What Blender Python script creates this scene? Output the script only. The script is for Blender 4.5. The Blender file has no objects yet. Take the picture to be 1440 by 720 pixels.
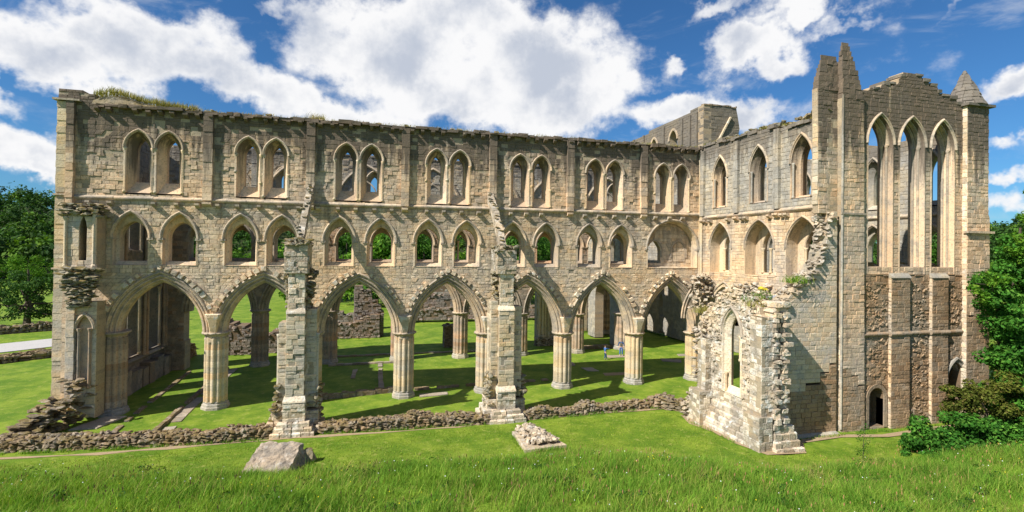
import bpy, bmesh, math, random
import numpy as np
from mathutils import Vector, Matrix, noise
random.seed(7); rng = np.random.default_rng(7)
R = math.radians
S = bpy.context.scene
COL = S.collection

# ------------------------------------------------------------------ camera
CAM = np.array([0.0, -38.0, 11.134])
def cam_axes(yaw, pitch, roll):
    cy, sy = math.cos(yaw), math.sin(yaw); M = np.array([[cy, -sy, 0], [0, 0, 1], [sy, cy, 0]])
    cp, sp = math.cos(pitch), math.sin(pitch); P = np.array([[1, 0, 0], [0, cp, -sp], [0, sp, cp]])
    cr, sr = math.cos(roll), math.sin(roll); Q = np.array([[cr, -sr, 0], [sr, cr, 0], [0, 0, 1]])
    return Q @ P @ M
AX = cam_axes(R(14.58), R(.51), R(-.77))
cd = bpy.data.cameras.new('camera'); cam = bpy.data.objects.new('camera', cd); COL.objects.link(cam)
cam.matrix_world = Matrix(((AX[0][0], AX[1][0], -AX[2][0], CAM[0]), (AX[0][1], AX[1][1], -AX[2][1], CAM[1]),
                           (AX[0][2], AX[1][2], -AX[2][2], CAM[2]), (0, 0, 0, 1)))
cd.sensor_width = 36; cd.lens = 17.5; cd.shift_y = -13.4 / 1440; cd.clip_start = .1; cd.clip_end = 6000
S.camera = cam
def view_dir(px, py):                      # a direction of the world, used to lay out the clouds of the sky
    d = AX.T @ np.array([(px - 720) / 700, (346.6 - py) / 700, 1.0]); return d / np.linalg.norm(d)

# ------------------------------------------------------------------ node helpers
class N:
    def __init__(s, tree): s.t = tree; s.n = tree.nodes; s.l = tree.links
    def node(s, kind, **kw):
        n = s.n.new(kind)
        for k, v in kw.items(): setattr(n, k, v)
        return n
    def put(s, sock, v):
        if hasattr(v, 'is_linked') or isinstance(v, bpy.types.NodeSocket): s.l.new(v, sock)
        else: sock.default_value = v
    def math(s, op, a, b=0.0, c=0.0, clamp=False):
        n = s.node('ShaderNodeMath', operation=op, use_clamp=clamp)
        s.put(n.inputs[0], a); s.put(n.inputs[1], b)
        if op in ('MULTIPLY_ADD', 'SMOOTH_MIN', 'SMOOTH_MAX', 'COMPARE'): s.put(n.inputs[2], c)
        return n.outputs[0]
    def vmath(s, op, a, b=(0, 0, 0)):
        n = s.node('ShaderNodeVectorMath', operation=op); s.put(n.inputs[0], a); s.put(n.inputs[1], b)
        return n.outputs['Value'] if op in ('LENGTH', 'DOT_PRODUCT') else n.outputs[0]
    def noise(s, vec, scale, detail=4, rough=.55, dist=0.0, col=False):
        n = s.node('ShaderNodeTexNoise'); s.put(n.inputs['Vector'], vec); n.inputs['Scale'].default_value = scale
        n.inputs['Detail'].default_value = detail; n.inputs['Roughness'].default_value = rough; n.inputs['Distortion'].default_value = dist
        return n.outputs['Color' if col else 'Fac']
    def vor(s, vec, scale, out='Distance', rnd=1.0):
        n = s.node('ShaderNodeTexVoronoi'); s.put(n.inputs['Vector'], vec); n.inputs['Scale'].default_value = scale
        n.inputs['Randomness'].default_value = rnd; return n.outputs[out]
    def ramp(s, f, a, b, lo=0.0, hi=1.0, smooth=True):
        n = s.node('ShaderNodeMapRange', interpolation_type='SMOOTHSTEP' if smooth else 'LINEAR', clamp=True)
        s.put(n.inputs['Value'], f)
        for k, v in (('From Min', a), ('From Max', b), ('To Min', lo), ('To Max', hi)): n.inputs[k].default_value = v
        return n.outputs[0]
    def mix(s, f, a, b, mode='MIX'):
        n = s.node('ShaderNodeMix', data_type='RGBA', blend_type=mode); s.put(n.inputs[0], f)
        s.put(n.inputs[6], a if not isinstance(a, tuple) else (*a[:3], 1)); s.put(n.inputs[7], b if not isinstance(b, tuple) else (*b[:3], 1))
        return n.outputs[2]
    def scale(s, vec, sc):
        n = s.node('ShaderNodeMapping'); s.put(n.inputs['Vector'], vec); n.inputs['Scale'].default_value = sc; return n.outputs[0]
    def gray(s, f):
        n = s.node('ShaderNodeCombineColor'); [s.put(n.inputs[i], f) for i in range(3)]; return n.outputs[0]

# ------------------------------------------------------------------ sky, sun, exposure
SUNV = Vector((-.95, -.38, 1.03)).normalized()           # towards the sun
W = bpy.data.worlds.new('World'); S.world = W; W.use_nodes = True
k = N(W.node_tree); W.node_tree.nodes.clear()
out = k.node('ShaderNodeOutputWorld'); bg = k.node('ShaderNodeBackground'); bg.inputs['Strength'].default_value = .066
sky = k.node('ShaderNodeTexSky', sky_type='NISHITA'); sky.sun_disc = False
sky.sun_elevation = math.asin(SUNV.z); sky.sun_rotation = math.atan2(SUNV.x, SUNV.y)
sky.air_density = 1.0; sky.dust_density = .35; sky.ozone_density = 3.0
dirv = k.node('ShaderNodeTexCoord').outputs['Generated']
warp = k.noise(dirv, 5.5, 6, .6, col=True)
wv = k.vmath('MULTIPLY', k.vmath('SUBTRACT', warp, (.5, .5, .5)), (.30, .30, .22))
dw = k.vmath('ADD', dirv, wv)
BLOBS = [(20, 95, 120, 45, 1), (150, 75, 110, 55, 1.1), (215, 45, 100, 45, .95), (290, 100, 110, 40, 1), (380, 135, 110, 35, .95), (90, 30, 60, 14, .45),
         (480, 150, 110, 30, .9), (560, 70, 130, 55, 1.1), (640, 40, 120, 45, 1.1), (740, 95, 120, 60, 1.15), (790, 150, 110, 45, 1.05), (690, 145, 120, 45, 1.1), (600, 130, 100, 40, 1.0),
         (860, 105, 70, 24, .75), (925, 78, 26, 14, .7), (1055, 70, 62, 34, 1.05), (1105, 78, 50, 26, .95), (1010, 22, 80, 16, .7), (1130, 22, 90, 16, .75), (1180, 35, 50, 12, .6),
         (1040, 155, 75, 36, 1.05), (960, 150, 80, 30, 1.0), (1415, 135, 60, 32, 1.05), (1450, 120, 50, 25, 1), (1410, 212, 36, 16, .75), (1425, 250, 60, 16, .85), (1400, 290, 60, 22, .8),
         (30, 225, 80, 34, .95), (60, 250, 60, 18, .9), (15, 175, 70, 25, .8), (1320, 25, 60, 8, .35), (370, 10, 60, 12, .5), (440, 20, 50, 10, .45)]
dens = None
for (px, py, rx, ry, a) in BLOBS:
    d = view_dir(px, py); sc = 700 * (1 + ((px - 720) / 700) ** 2) ** .5 * 1.0
    # radii as angles, wider horizontally
    q = k.vmath('MULTIPLY', k.vmath('SUBTRACT', dw, tuple(d)), (sc / rx / 1.22, sc / rx / 1.22, sc / ry / 1.14))
    v = k.ramp(k.vmath('LENGTH', q), 1.35, .1, 0, a)
    dens = v if dens is None else k.math('SMOOTH_MAX', dens, v, .25)
# clouds go on behind and beside the camera the way the view implies
nz = k.noise(k.scale(dirv, (1, 1, 2.2)), 2.6, 7, .58)
sep = k.node('ShaderNodeSeparateXYZ'); k.put(sep.inputs[0], dirv)
away = k.ramp(k.vmath('DOT_PRODUCT', dirv, tuple(view_dir(720, 300))), .70, .45)
fard = k.math('MULTIPLY', k.ramp(nz, .47, .66), away)
dens = k.math('MAXIMUM', dens, fard)
fine = k.noise(k.scale(dirv, (1, 1, 1.4)), 11, 12, .60)
f2 = k.math('ADD', dens, k.math('MULTIPLY', k.math('SUBTRACT', fine, .5), 1.25))
mask = k.ramp(f2, .24, .76)
thick = k.ramp(k.math('ADD', dens, k.math('MULTIPLY', k.math('SUBTRACT', k.noise(dirv, 6, 6, .6), .5), 2.6)), .62, 1.35)
ccol = k.mix(thick, (9.6, 9.6, 9.7), (5.4, 5.9, 6.9))
wisp = k.math('MULTIPLY', k.ramp(k.noise(k.scale(dirv, (1.0, 1.0, 2.6)), 5, 8, .62, .6), .54, .78), .45)
skyc = k.mix(1.0, sky.outputs[0], (.40, .78, 1.10), 'MULTIPLY')
c1 = k.mix(wisp, skyc, (7.6, 7.9, 8.3)); c2 = k.mix(mask, c1, ccol)
k.put(bg.inputs['Color'], c2); k.l.new(bg.outputs[0], out.inputs[0])
sl = bpy.data.lights.new('sun', 'SUN'); sl.energy = 5.0; sl.angle = R(.5); sl.color = (1, .95, .875)
so = bpy.data.objects.new('sun', sl); COL.objects.link(so); so.rotation_euler = SUNV.to_track_quat('Z', 'Y').to_euler()
S.view_settings.view_transform = 'Standard'; S.view_settings.look = 'None'; S.view_settings.exposure = .60; S.view_settings.gamma = 1
S.cycles.max_bounces = 5; S.cycles.diffuse_bounces = 3; S.cycles.use_denoising = True

# ------------------------------------------------------------------ materials
def newmat(name):
    m = bpy.data.materials.new(name); m.use_nodes = True; nt = m.node_tree; b = nt.nodes['Principled BSDF']
    b.inputs['Specular IOR Level'].default_value = .25; return m, N(nt), b
def pos(k): return k.node('ShaderNodeNewGeometry').outputs['Position']
def island(k):
    a = k.node('ShaderNodeNewGeometry').outputs['Random Per Island']; b = k.node('ShaderNodeObjectInfo').outputs['Random']
    return k.math('FRACT', k.math('ADD', a, b))
def stone(name, warm, pale, grey, grey_lo=.5, grey_hi=.72, streak=0.0, streak_z=(0, 1), moss=0.0, var=.35, white=0.0, bump=.35, rust=.3):
    m, k, b = newmat(name); p = pos(k); r = island(k)
    big = k.noise(p, .28, 5, .6); mid = k.noise(p, 1.6, 5, .6); fin = k.noise(p, 9, 6, .65)
    c = k.mix(k.ramp(big, .38, .62), warm, pale)
    c = k.mix(k.math('MULTIPLY', k.ramp(r, .55, 1.0), rust), c, (warm[0] * .98, warm[1] * .74, warm[2] * .52))
    r2 = k.math('FRACT', k.math('MULTIPLY', r, 7.13)); r3 = k.math('FRACT', k.math('MULTIPLY', r, 13.7))
    c = k.mix(k.math('MULTIPLY', k.ramp(r3, .72, .95), .40), c, grey)
    c = k.mix(1.0, c, k.gray(k.math('MULTIPLY_ADD', r2, var, 1 - var * .55)), 'MULTIPLY')
    g = k.ramp(k.math('ADD', k.math('MULTIPLY', mid, .55), k.math('MULTIPLY', big, .5)), grey_lo, grey_hi)
    c = k.mix(k.math('MULTIPLY', g, .8), c, grey)
    c = k.mix(k.ramp(fin, .50, .72, 0, .62), c, (grey[0] * .35, grey[1] * .33, grey[2] * .30))
    if white: c = k.mix(k.math('MULTIPLY', k.ramp(k.noise(p, 2.3, 6, .7), .52, .62), white), c, (.62, .60, .55))
    if streak:
        z = k.node('ShaderNodeSeparateXYZ'); k.put(z.inputs[0], p)
        s = k.noise(k.scale(p, (1.5, 1.5, .13)), 1.5, 6, .65); zz = k.ramp(z.outputs[2], streak_z[0], streak_z[1])
        t = k.ramp(k.math('ADD', s, k.math('MULTIPLY', zz, .38)), .55, .80)
        c = k.mix(k.math('MULTIPLY', t, streak), c, (.105, .084, .064))
    if moss:
        nrm = k.node('ShaderNodeSeparateXYZ'); k.put(nrm.inputs[0], k.node('ShaderNodeNewGeometry').outputs['Normal'])
        t = k.math('MULTIPLY', k.ramp(nrm.outputs[2], .25, .8), k.ramp(k.noise(p, 2.2, 5, .6), .38, .55))
        c = k.mix(k.math('MULTIPLY', t, moss), c, (.15, .11, .03))
    c = k.mix(1.0, c, k.gray(k.math('MULTIPLY_ADD', k.noise(p, 28, 4, .7), .5, .75)), 'MULTIPLY')
    k.put(b.inputs['Base Color'], c); b.inputs['Roughness'].default_value = .92
    bn = k.node('ShaderNodeBump'); bn.inputs['Strength'].default_value = bump; bn.inputs['Distance'].default_value = .06
    h = k.math('ADD', k.math('MULTIPLY', k.noise(p, 5, 8, .7), 1.0), k.math('MULTIPLY', k.vor(p, 9), .35))
    k.put(bn.inputs['Height'], h); k.l.new(bn.outputs[0], b.inputs['Normal'])
    return m
M = {}
M['ashlar'] = stone('ashlar_limestone', (.66, .465, .29), (.64, .505, .36), (.36, .30, .24), .49, .67, streak=.9, streak_z=(14.6, 20.6), var=.34)
M['ashlar_low'] = stone('ashlar_lower', (.67, .49, .30), (.65, .525, .37), (.38, .325, .265), .50, .68, streak=.5, streak_z=(4, 26), var=.30)
M['moulding'] = stone('moulded_limestone', (.57, .435, .29), (.55, .455, .34), (.27, .235, .19), .44, .60, var=.25)
M['dressed'] = stone('dressed_shaft_stone', (.60, .45, .26), (.58, .49, .35), (.40, .37, .31), .50, .70, var=.3, rust=.45)
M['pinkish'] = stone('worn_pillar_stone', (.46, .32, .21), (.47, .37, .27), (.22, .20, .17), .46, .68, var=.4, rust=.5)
M['grey'] = stone('weathered_grey_limestone', (.45, .385, .28), (.42, .38, .305), (.27, .255, .225), .42, .60, streak=.7, streak_z=(17.2, 20.8), white=.2, rust=.2)
M['brown'] = stone('brown_sandstone', (.33, .215, .12), (.37, .27, .175), (.27, .235, .185), .52, .70, var=.4, bump=.6, rust=.35)
M['bleached'] = stone('bleached_limestone', (.69, .54, .35), (.70, .59, .44), (.34, .29, .225), .56, .70, white=.7, var=.45, bump=.7)
M['rubble'] = stone('rubble_stone', (.27, .19, .11), (.32, .245, .165), (.17, .145, .115), .45, .65, moss=.75, white=.25, var=.55, bump=.8)
M['rubble_far'] = stone('far_rubble_stone', (.27, .20, .17), (.30, .25, .21), (.18, .165, .15), .45, .65, moss=.5, white=.2, var=.55, bump=.8)
M['rubble_pale'] = stone('pale_rubble', (.55, .43, .29), (.60, .50, .37), (.27, .23, .18), .44, .62, white=.5, moss=.2, var=.5, bump=.8)
M['boulder'] = stone('fallen_block', (.35, .27, .19), (.40, .33, .25), (.19, .165, .135), .47, .60, white=.25, var=.1, bump=1.0)
M['chapel'] = stone('chapel_limestone', (.64, .51, .35), (.68, .60, .48), (.25, .22, .18), .51, .66, white=.9, var=.45, bump=.9)
M['moss_rubble'] = stone('mossy_corbel_stone', (.36, .29, .19), (.36, .31, .22), (.20, .19, .15), .44, .62, moss=1.0, var=.5, bump=.7)
M['plaster'] = stone('grey_stained_wall', (.63, .48, .31), (.60, .49, .36), (.41, .375, .33), .52, .66, white=.12, var=.22)
M['mortar'] = stone('mortar', (.40, .31, .20), (.40, .33, .23), (.22, .20, .165), .5, .7, var=.1)
M['mortar_brown'] = stone('brown_mortar', (.17, .115, .065), (.20, .14, .09), (.14, .12, .09), .5, .7, var=.1)
M['shade_stone'] = stone('shade_toned_inner_stone', (.29, .225, .16), (.29, .25, .20), (.15, .14, .125), .45, .62, var=.35)  # inner wall stone, darkened so its colour carries the shade
def flat(name, col, rough=.8, var=.2, sc=4, spec=.25, bump=0):
    m, k, b = newmat(name); p = pos(k); c = k.mix(1.0, (*col, 1), k.gray(k.math('MULTIPLY_ADD', k.noise(p, sc, 5, .6), var * 2, 1 - var)), 'MULTIPLY')
    k.put(b.inputs['Base Color'], c); b.inputs['Roughness'].default_value = rough; b.inputs['Specular IOR Level'].default_value = spec
    if bump:
        bn = k.node('ShaderNodeBump'); bn.inputs['Strength'].default_value = bump; bn.inputs['Distance'].default_value = .05
        k.put(bn.inputs['Height'], k.noise(p, sc * 3, 6, .7)); k.l.new(bn.outputs[0], b.inputs['Normal'])
    return m
M['lead'] = flat('lead_sheet', (.33, .34, .36), .45, .15, 2, .4)
M['bark'] = flat('bark', (.09, .07, .05), .9, .3, 5, bump=.8)
M['tarmac'] = flat('pale_road_surface', (.42, .40, .38), .9, .1, 1)
M['gravel'] = flat('bare_earth', (.34, .25, .15), .95, .25, 5, bump=.6)
M['slab'] = stone('paving_slab', (.30, .24, .17), (.36, .31, .24), (.22, .20, .17), .5, .7, var=.4)
M['roof'] = flat('red_tile_roof', (.20, .075, .055), .8, .3, 6, bump=.5)
M['skin'] = flat('skin', (.55, .34, .25), .55, .05); M['hair'] = flat('brown_hair', (.09, .05, .03), .6, .2, 30)
M['denim'] = flat('blue_cloth', (.05, .14, .36), .8, .2, 12); M['navy'] = flat('navy_trousers', (.03, .07, .17), .8, .2, 12)
M['vest'] = flat('olive_vest', (.13, .12, .085), .8, .2, 12); M['shoe'] = flat('pale_shoe', (.5, .46, .42), .6, .1)
M['glass'] = flat('dark_glass', (.02, .025, .03), .15, .1, 1, .5)
def grassmat(name, cols, blade=False, trans=.0, sc=.5):
    m, k, b = newmat(name); p = pos(k)
    n1 = k.noise(p, sc, 5, .6); n2 = k.noise(k.scale(p, (1, 1, 1)), sc * 9, 6, .7)
    c = k.mix(k.ramp(n1, .36, .66), cols[0], cols[1]); c = k.mix(k.ramp(n2, .52, .72, 0, .75), c, cols[2])
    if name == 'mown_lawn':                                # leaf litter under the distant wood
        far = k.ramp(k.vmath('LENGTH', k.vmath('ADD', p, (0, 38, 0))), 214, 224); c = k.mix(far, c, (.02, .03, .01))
    if blade:
        r = island(k); c = k.mix(k.math('MULTIPLY', k.ramp(r, .70, 1), .8), c, cols[3])
        c = k.mix(1.0, c, k.gray(k.math('MULTIPLY_ADD', k.math('FRACT', k.math('MULTIPLY', r, 9.7)), .75, .62)), 'MULTIPLY')
    else:
        c = k.mix(k.ramp(k.noise(p, sc * 4, 5, .7), .55, .70, 0, .65), c, cols[3]); c = k.mix(k.ramp(k.noise(k.scale(p, (1, 3.5, 1)), 1.1, 6, .7), .50, .66, 0, .5), c, cols[2]); c = k.mix(1.0, c, k.gray(k.math('MULTIPLY_ADD', k.noise(p, 14, 5, .8), 1.1, .45)), 'MULTIPLY')
        bn = k.node('ShaderNodeBump'); bn.inputs['Strength'].default_value = .7; bn.inputs['Distance'].default_value = .05
        k.put(bn.inputs['Height'], k.math('ADD', k.noise(p, 22, 6, .75), k.math('MULTIPLY', k.noise(p, 3, 5, .6), .8))); k.l.new(bn.outputs[0], b.inputs['Normal'])
    k.put(b.inputs['Base Color'], c); b.inputs['Roughness'].default_value = .75; b.inputs['Specular IOR Level'].default_value = .12
    if trans:
        t = k.node('ShaderNodeBsdfTranslucent'); k.put(t.inputs[0], k.mix(1.0, c, (1.25, 1.35, .6), 'MULTIPLY')); a = k.node('ShaderNodeMixShader'); a.inputs[0].default_value = trans
        o = m.node_tree.nodes['Material Output']; k.l.new(b.outputs[0], a.inputs[1]); k.l.new(t.outputs[0], a.inputs[2]); k.l.new(a.outputs[0], o.inputs[0])
    return m
LAWN_FLOOR = 1
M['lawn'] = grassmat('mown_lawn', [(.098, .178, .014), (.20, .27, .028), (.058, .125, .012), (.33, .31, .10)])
M['meadow'] = grassmat('meadow_blades', [(.105, .235, .022), (.20, .34, .036), (.055, .15, .016), (.37, .39, .08)], True, .35)
M['drygrass'] = grassmat('dry_grass_blades', [(.26, .26, .06), (.33, .27, .10), (.16, .20, .03), (.40, .30, .12)], True, .3)
M['leaf'] = grassmat('leaf_mid', [(.035, .10, .012), (.06, .16, .016), (.02, .06, .008), (.12, .22, .03)], True, .3, .35)
M['leaf_light'] = grassmat('leaf_light', [(.075, .19, .015), (.11, .24, .02), (.04, .11, .01), (.19, .28, .03)], True, .3, .35)
M['leaf_dark'] = grassmat('leaf_dark', [(.022, .07, .012), (.038, .10, .014), (.012, .04, .008), (.06, .14, .02)], True, .22, .35)
M['wood_mid'] = grassmat('wood_leaf_mid', [(.030, .080, .014), (.050, .12, .017), (.015, .042, .009), (.07, .14, .02)], True, .2, .12)
M['wood_light'] = grassmat('wood_leaf_light', [(.065, .145, .015), (.095, .19, .018), (.035, .09, .012), (.13, .21, .025)], True, .2, .12)
M['wood_dark'] = grassmat('wood_leaf_dark', [(.026, .068, .014), (.042, .095, .017), (.013, .038, .010), (.06, .11, .02)], True, .15, .12)
M['lawn_blade'] = grassmat('mown_blades', [(.14, .235, .020), (.23, .32, .030), (.08, .165, .016), (.38, .36, .10)], True, .3, .4)
M['leaf_gloss'] = grassmat('leaf_glossy', [(.034, .125, .014), (.065, .19, .02), (.016, .06, .007), (.14, .29, .04)], True, .25, .6)
M['leaf_olive'] = grassmat('leaf_olive', [(.075, .10, .015), (.12, .14, .02), (.05, .06, .01), (.17, .12, .04)], True, .25, .6)
M['white_petal'] = flat('white_petal', (.8, .8, .78), .7, .05); M['yellow_petal'] = flat('yellow_petal', (.75, .60, .02), .7, .05)
M['seed'] = flat('seed_head', (.36, .20, .09), .9, .3, 20)

# ------------------------------------------------------------------ object helpers
def tag(o, label=None, cat=None, group=None, kind=None):
    if label: o['label'] = label
    if cat: o['category'] = cat
    if group: o['group'] = group
    if kind: o['kind'] = kind
    return o
def thing(name, label, cat, loc=(0, 0, 0), group=None):
    o = bpy.data.objects.new(name, None); COL.objects.link(o); o.location = loc; o.empty_display_size = .3
    return tag(o, label, cat, group, 'thing')
def link(name, me, parent=None):
    o = bpy.data.objects.new(name, me); COL.objects.link(o)
    if parent is not None:
        o.parent = parent; o.matrix_parent_inverse = winv(parent)
    return o
_wi = {}
def wmat(o):
    m = Matrix.LocRotScale(o.location, o.rotation_euler, o.scale)
    return (wmat(o.parent) @ o.matrix_parent_inverse @ m) if o.parent else m
def winv(o):
    if o.name not in _wi: _wi[o.name] = wmat(o).inverted()
    return _wi[o.name]
class MB:
    def __init__(s): s.v = []; s.f = []
    def add(s, vs, fs):
        b = len(s.v); s.v.extend(vs); s.f.extend([tuple(b + i for i in f) for f in fs])
    def box(s, a, b, F=None, jit=0):
        vs = [(x, y, z) for z in (a[2], b[2]) for y in (a[1], b[1]) for x in (a[0], b[0])]
        if jit: vs = [tuple(c + random.uniform(-jit, jit) for c in v) for v in vs]
        if F: vs = [F(*v) for v in vs]
        s.add(vs, [(0, 2, 3, 1), (4, 5, 7, 6), (0, 1, 5, 4), (1, 3, 7, 5), (3, 2, 6, 7), (2, 0, 4, 6)])
    def loft(s, loops, closed=True, cap0=False, cap1=False):
        n = len(loops[0]); b = len(s.v)
        for L in loops: s.v.extend(L)
        for i in range(len(loops) - 1):
            for j in range(n if closed else n - 1):
                j2 = (j + 1) % n; s.f.append((b + i * n + j, b + i * n + j2, b + (i + 1) * n + j2, b + (i + 1) * n + j))
        if cap0: s.f.append(tuple(b + j for j in range(n))[::-1])
        if cap1: s.f.append(tuple(b + (len(loops) - 1) * n + j for j in range(n)))
    def build(s, name, mat, parent=None, smooth=False, kind=None, label=None):
        me = bpy.data.meshes.new(name); me.from_pydata([tuple(map(float, v)) for v in s.v], [], s.f); me.materials.append(mat)
        if smooth: me.polygons.foreach_set('use_smooth', [True] * len(me.polygons))
        me.update(); o = link(name, me, parent)
        if kind: o['kind'] = kind
        if label: o['label'] = label
        return o
def np_mesh(name, V, F, mat, parent=None, kind=None, quads=True):
    me = bpy.data.meshes.new(name); nv = len(V); nf = len(F); w = F.shape[1]
    me.vertices.add(nv); me.vertices.foreach_set('co', V.astype(np.float32).ravel())
    me.loops.add(nf * w); me.loops.foreach_set('vertex_index', F.astype(np.int32).ravel())
    me.polygons.add(nf); me.polygons.foreach_set('loop_start', (np.arange(nf) * w).astype(np.int32)); me.polygons.foreach_set('loop_total', np.full(nf, w, np.int32))
    me.materials.append(mat); me.update(calc_edges=True); o = link(name, me, parent)
    if kind: o['kind'] = kind
    return o

# ------------------------------------------------------------------ wall frames: u along, d into the wall, v up
class Frame:
    def __init__(s, o, u, d): s.o = np.array(o, float); s.u = np.array(u, float); s.d = np.array(d, float); s.z = np.array((0, 0, 1.))
    def __call__(s, u, d, v): return tuple(s.o + s.u * u + s.d * d + s.z * v)
    def mat(s, u, d, v, su, sd, sv):
        m = np.eye(4); m[:3, 0] = s.u * su; m[:3, 1] = s.d * sd; m[:3, 2] = s.z * sv; m[:3, 3] = s.o + s.u * u + s.d * d + s.z * v; return Matrix(m.tolist())
FA = Frame((0, .06, 0), (1, 0, 0), (0, 1, 0))

# stone block templates on the unit square, front at d=0
def block_template(seed):
    r = random.Random(seed); vs = []
    for (lv, d, ins) in ((0, 1, 0), (1, .16, .0), (2, .0, .028)):
        for (a, b) in ((0, 0), (1, 0), (1, 1), (0, 1)):
            j = r.uniform(-.012, .012) if lv else 0
            ia, ib = ins * r.uniform(.4, 1.6), ins * 1.6 * r.uniform(.4, 1.6)
            vs.append((a + (ia if a == 0 else -ia) + j, d + (r.uniform(0, .09) if lv == 2 else 0), b + (ib if b == 0 else -ib) + j))
    vs.append((.5 + r.uniform(-.2, .2), r.uniform(-.07, .06), .5 + r.uniform(-.2, .2)))
    fs = []
    for l in (0, 1):
        for i in range(4): fs.append((l * 4 + i, l * 4 + (i + 1) % 4, l * 4 + 4 + (i + 1) % 4, l * 4 + 4 + i))
    for i in range(4): fs.append((8 + i, 8 + (i + 1) % 4, 12))
    return np.array(vs), fs
TPL = [block_template(i) for i in range(8)]
_bm = {}
def block_mesh(i, mat):
    key = (i, mat.name)
    if key not in _bm:
        me = bpy.data.meshes.new('stone_block'); v, f = TPL[i]; me.from_pydata(v.tolist(), [], f); me.materials.append(mat); _bm[key] = me
    return _bm[key]
def rock_template(seed, flatness=1.0):
    r = random.Random(seed); bm = bmesh.new()
    for _ in range(13):
        v = Vector((r.gauss(0, 1), r.gauss(0, 1), r.gauss(0, 1))).normalized(); m = max(abs(v.x), abs(v.y), abs(v.z))
        v = v / (m ** .80) * .5 * r.uniform(.88, 1.1); bm.verts.new(v)
    bmesh.ops.convex_hull(bm, input=bm.verts); loose = [v for v in bm.verts if not v.link_faces]; bmesh.ops.delete(bm, geom=loose, context='VERTS')
    bmesh.ops.triangulate(bm, faces=bm.faces); bm.verts.index_update()
    out = (np.array([v.co[:] for v in bm.verts]), [tuple(v.index for v in f.verts) for f in bm.faces]); bm.free(); return out
RTP = [rock_template(i) for i in range(10)]
_rm = {}
def rock_mesh(i, mat):
    key = (i, mat.name)
    if key not in _rm:
        me = bpy.data.meshes.new('rubble_stone'); v, f = RTP[i]; me.from_pydata(v.tolist(), [], f); me.materials.append(mat); _rm[key] = me
    return _rm[key]

def crossings(loop, v):
    xs = []; n = len(loop)
    for i in range(n):
        (u0, v0), (u1, v1) = loop[i], loop[(i + 1) % n]
        if (v0 <= v) != (v1 <= v): xs.append(u0 + (u1 - u0) * (v - v0) / (v1 - v0))
    return sorted(xs)
def row_intervals(outline, holes, v0, v1):
    """trapezoids (uL0,uR0,uL1,uR1) of the free wall between the heights v0 and v1"""
    vm = (v0 + v1) / 2; e = 1e-4
    def edges(loop):
        m = crossings(loop, vm); a = crossings(loop, v0 + e); b = crossings(loop, v1 - e)
        res = []
        for i, u in enumerate(m):
            ua = a[i] if len(a) == len(m) and abs(a[i] - u) < .5 else u
            ub = b[i] if len(b) == len(m) and abs(b[i] - u) < .5 else u
            res.append((u, ua, ub))
        return res
    ed = edges(outline); free = [[ed[i], ed[i + 1]] for i in range(0, len(ed) - 1, 2)]
    for h in holes:
        eh = edges(h)
        for i in range(0, len(eh) - 1, 2):
            L, Rr = eh[i], eh[i + 1]; nf = []
            for a, b in free:
                if Rr[0] <= a[0] or L[0] >= b[0]: nf.append([a, b]); continue
                if L[0] > a[0]: nf.append([a, L])
                if Rr[0] < b[0]: nf.append([Rr, b])
            free = nf
    return [(a[1], b[1], a[2], b[2]) for a, b in free if b[0] - a[0] > .03]

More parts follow.
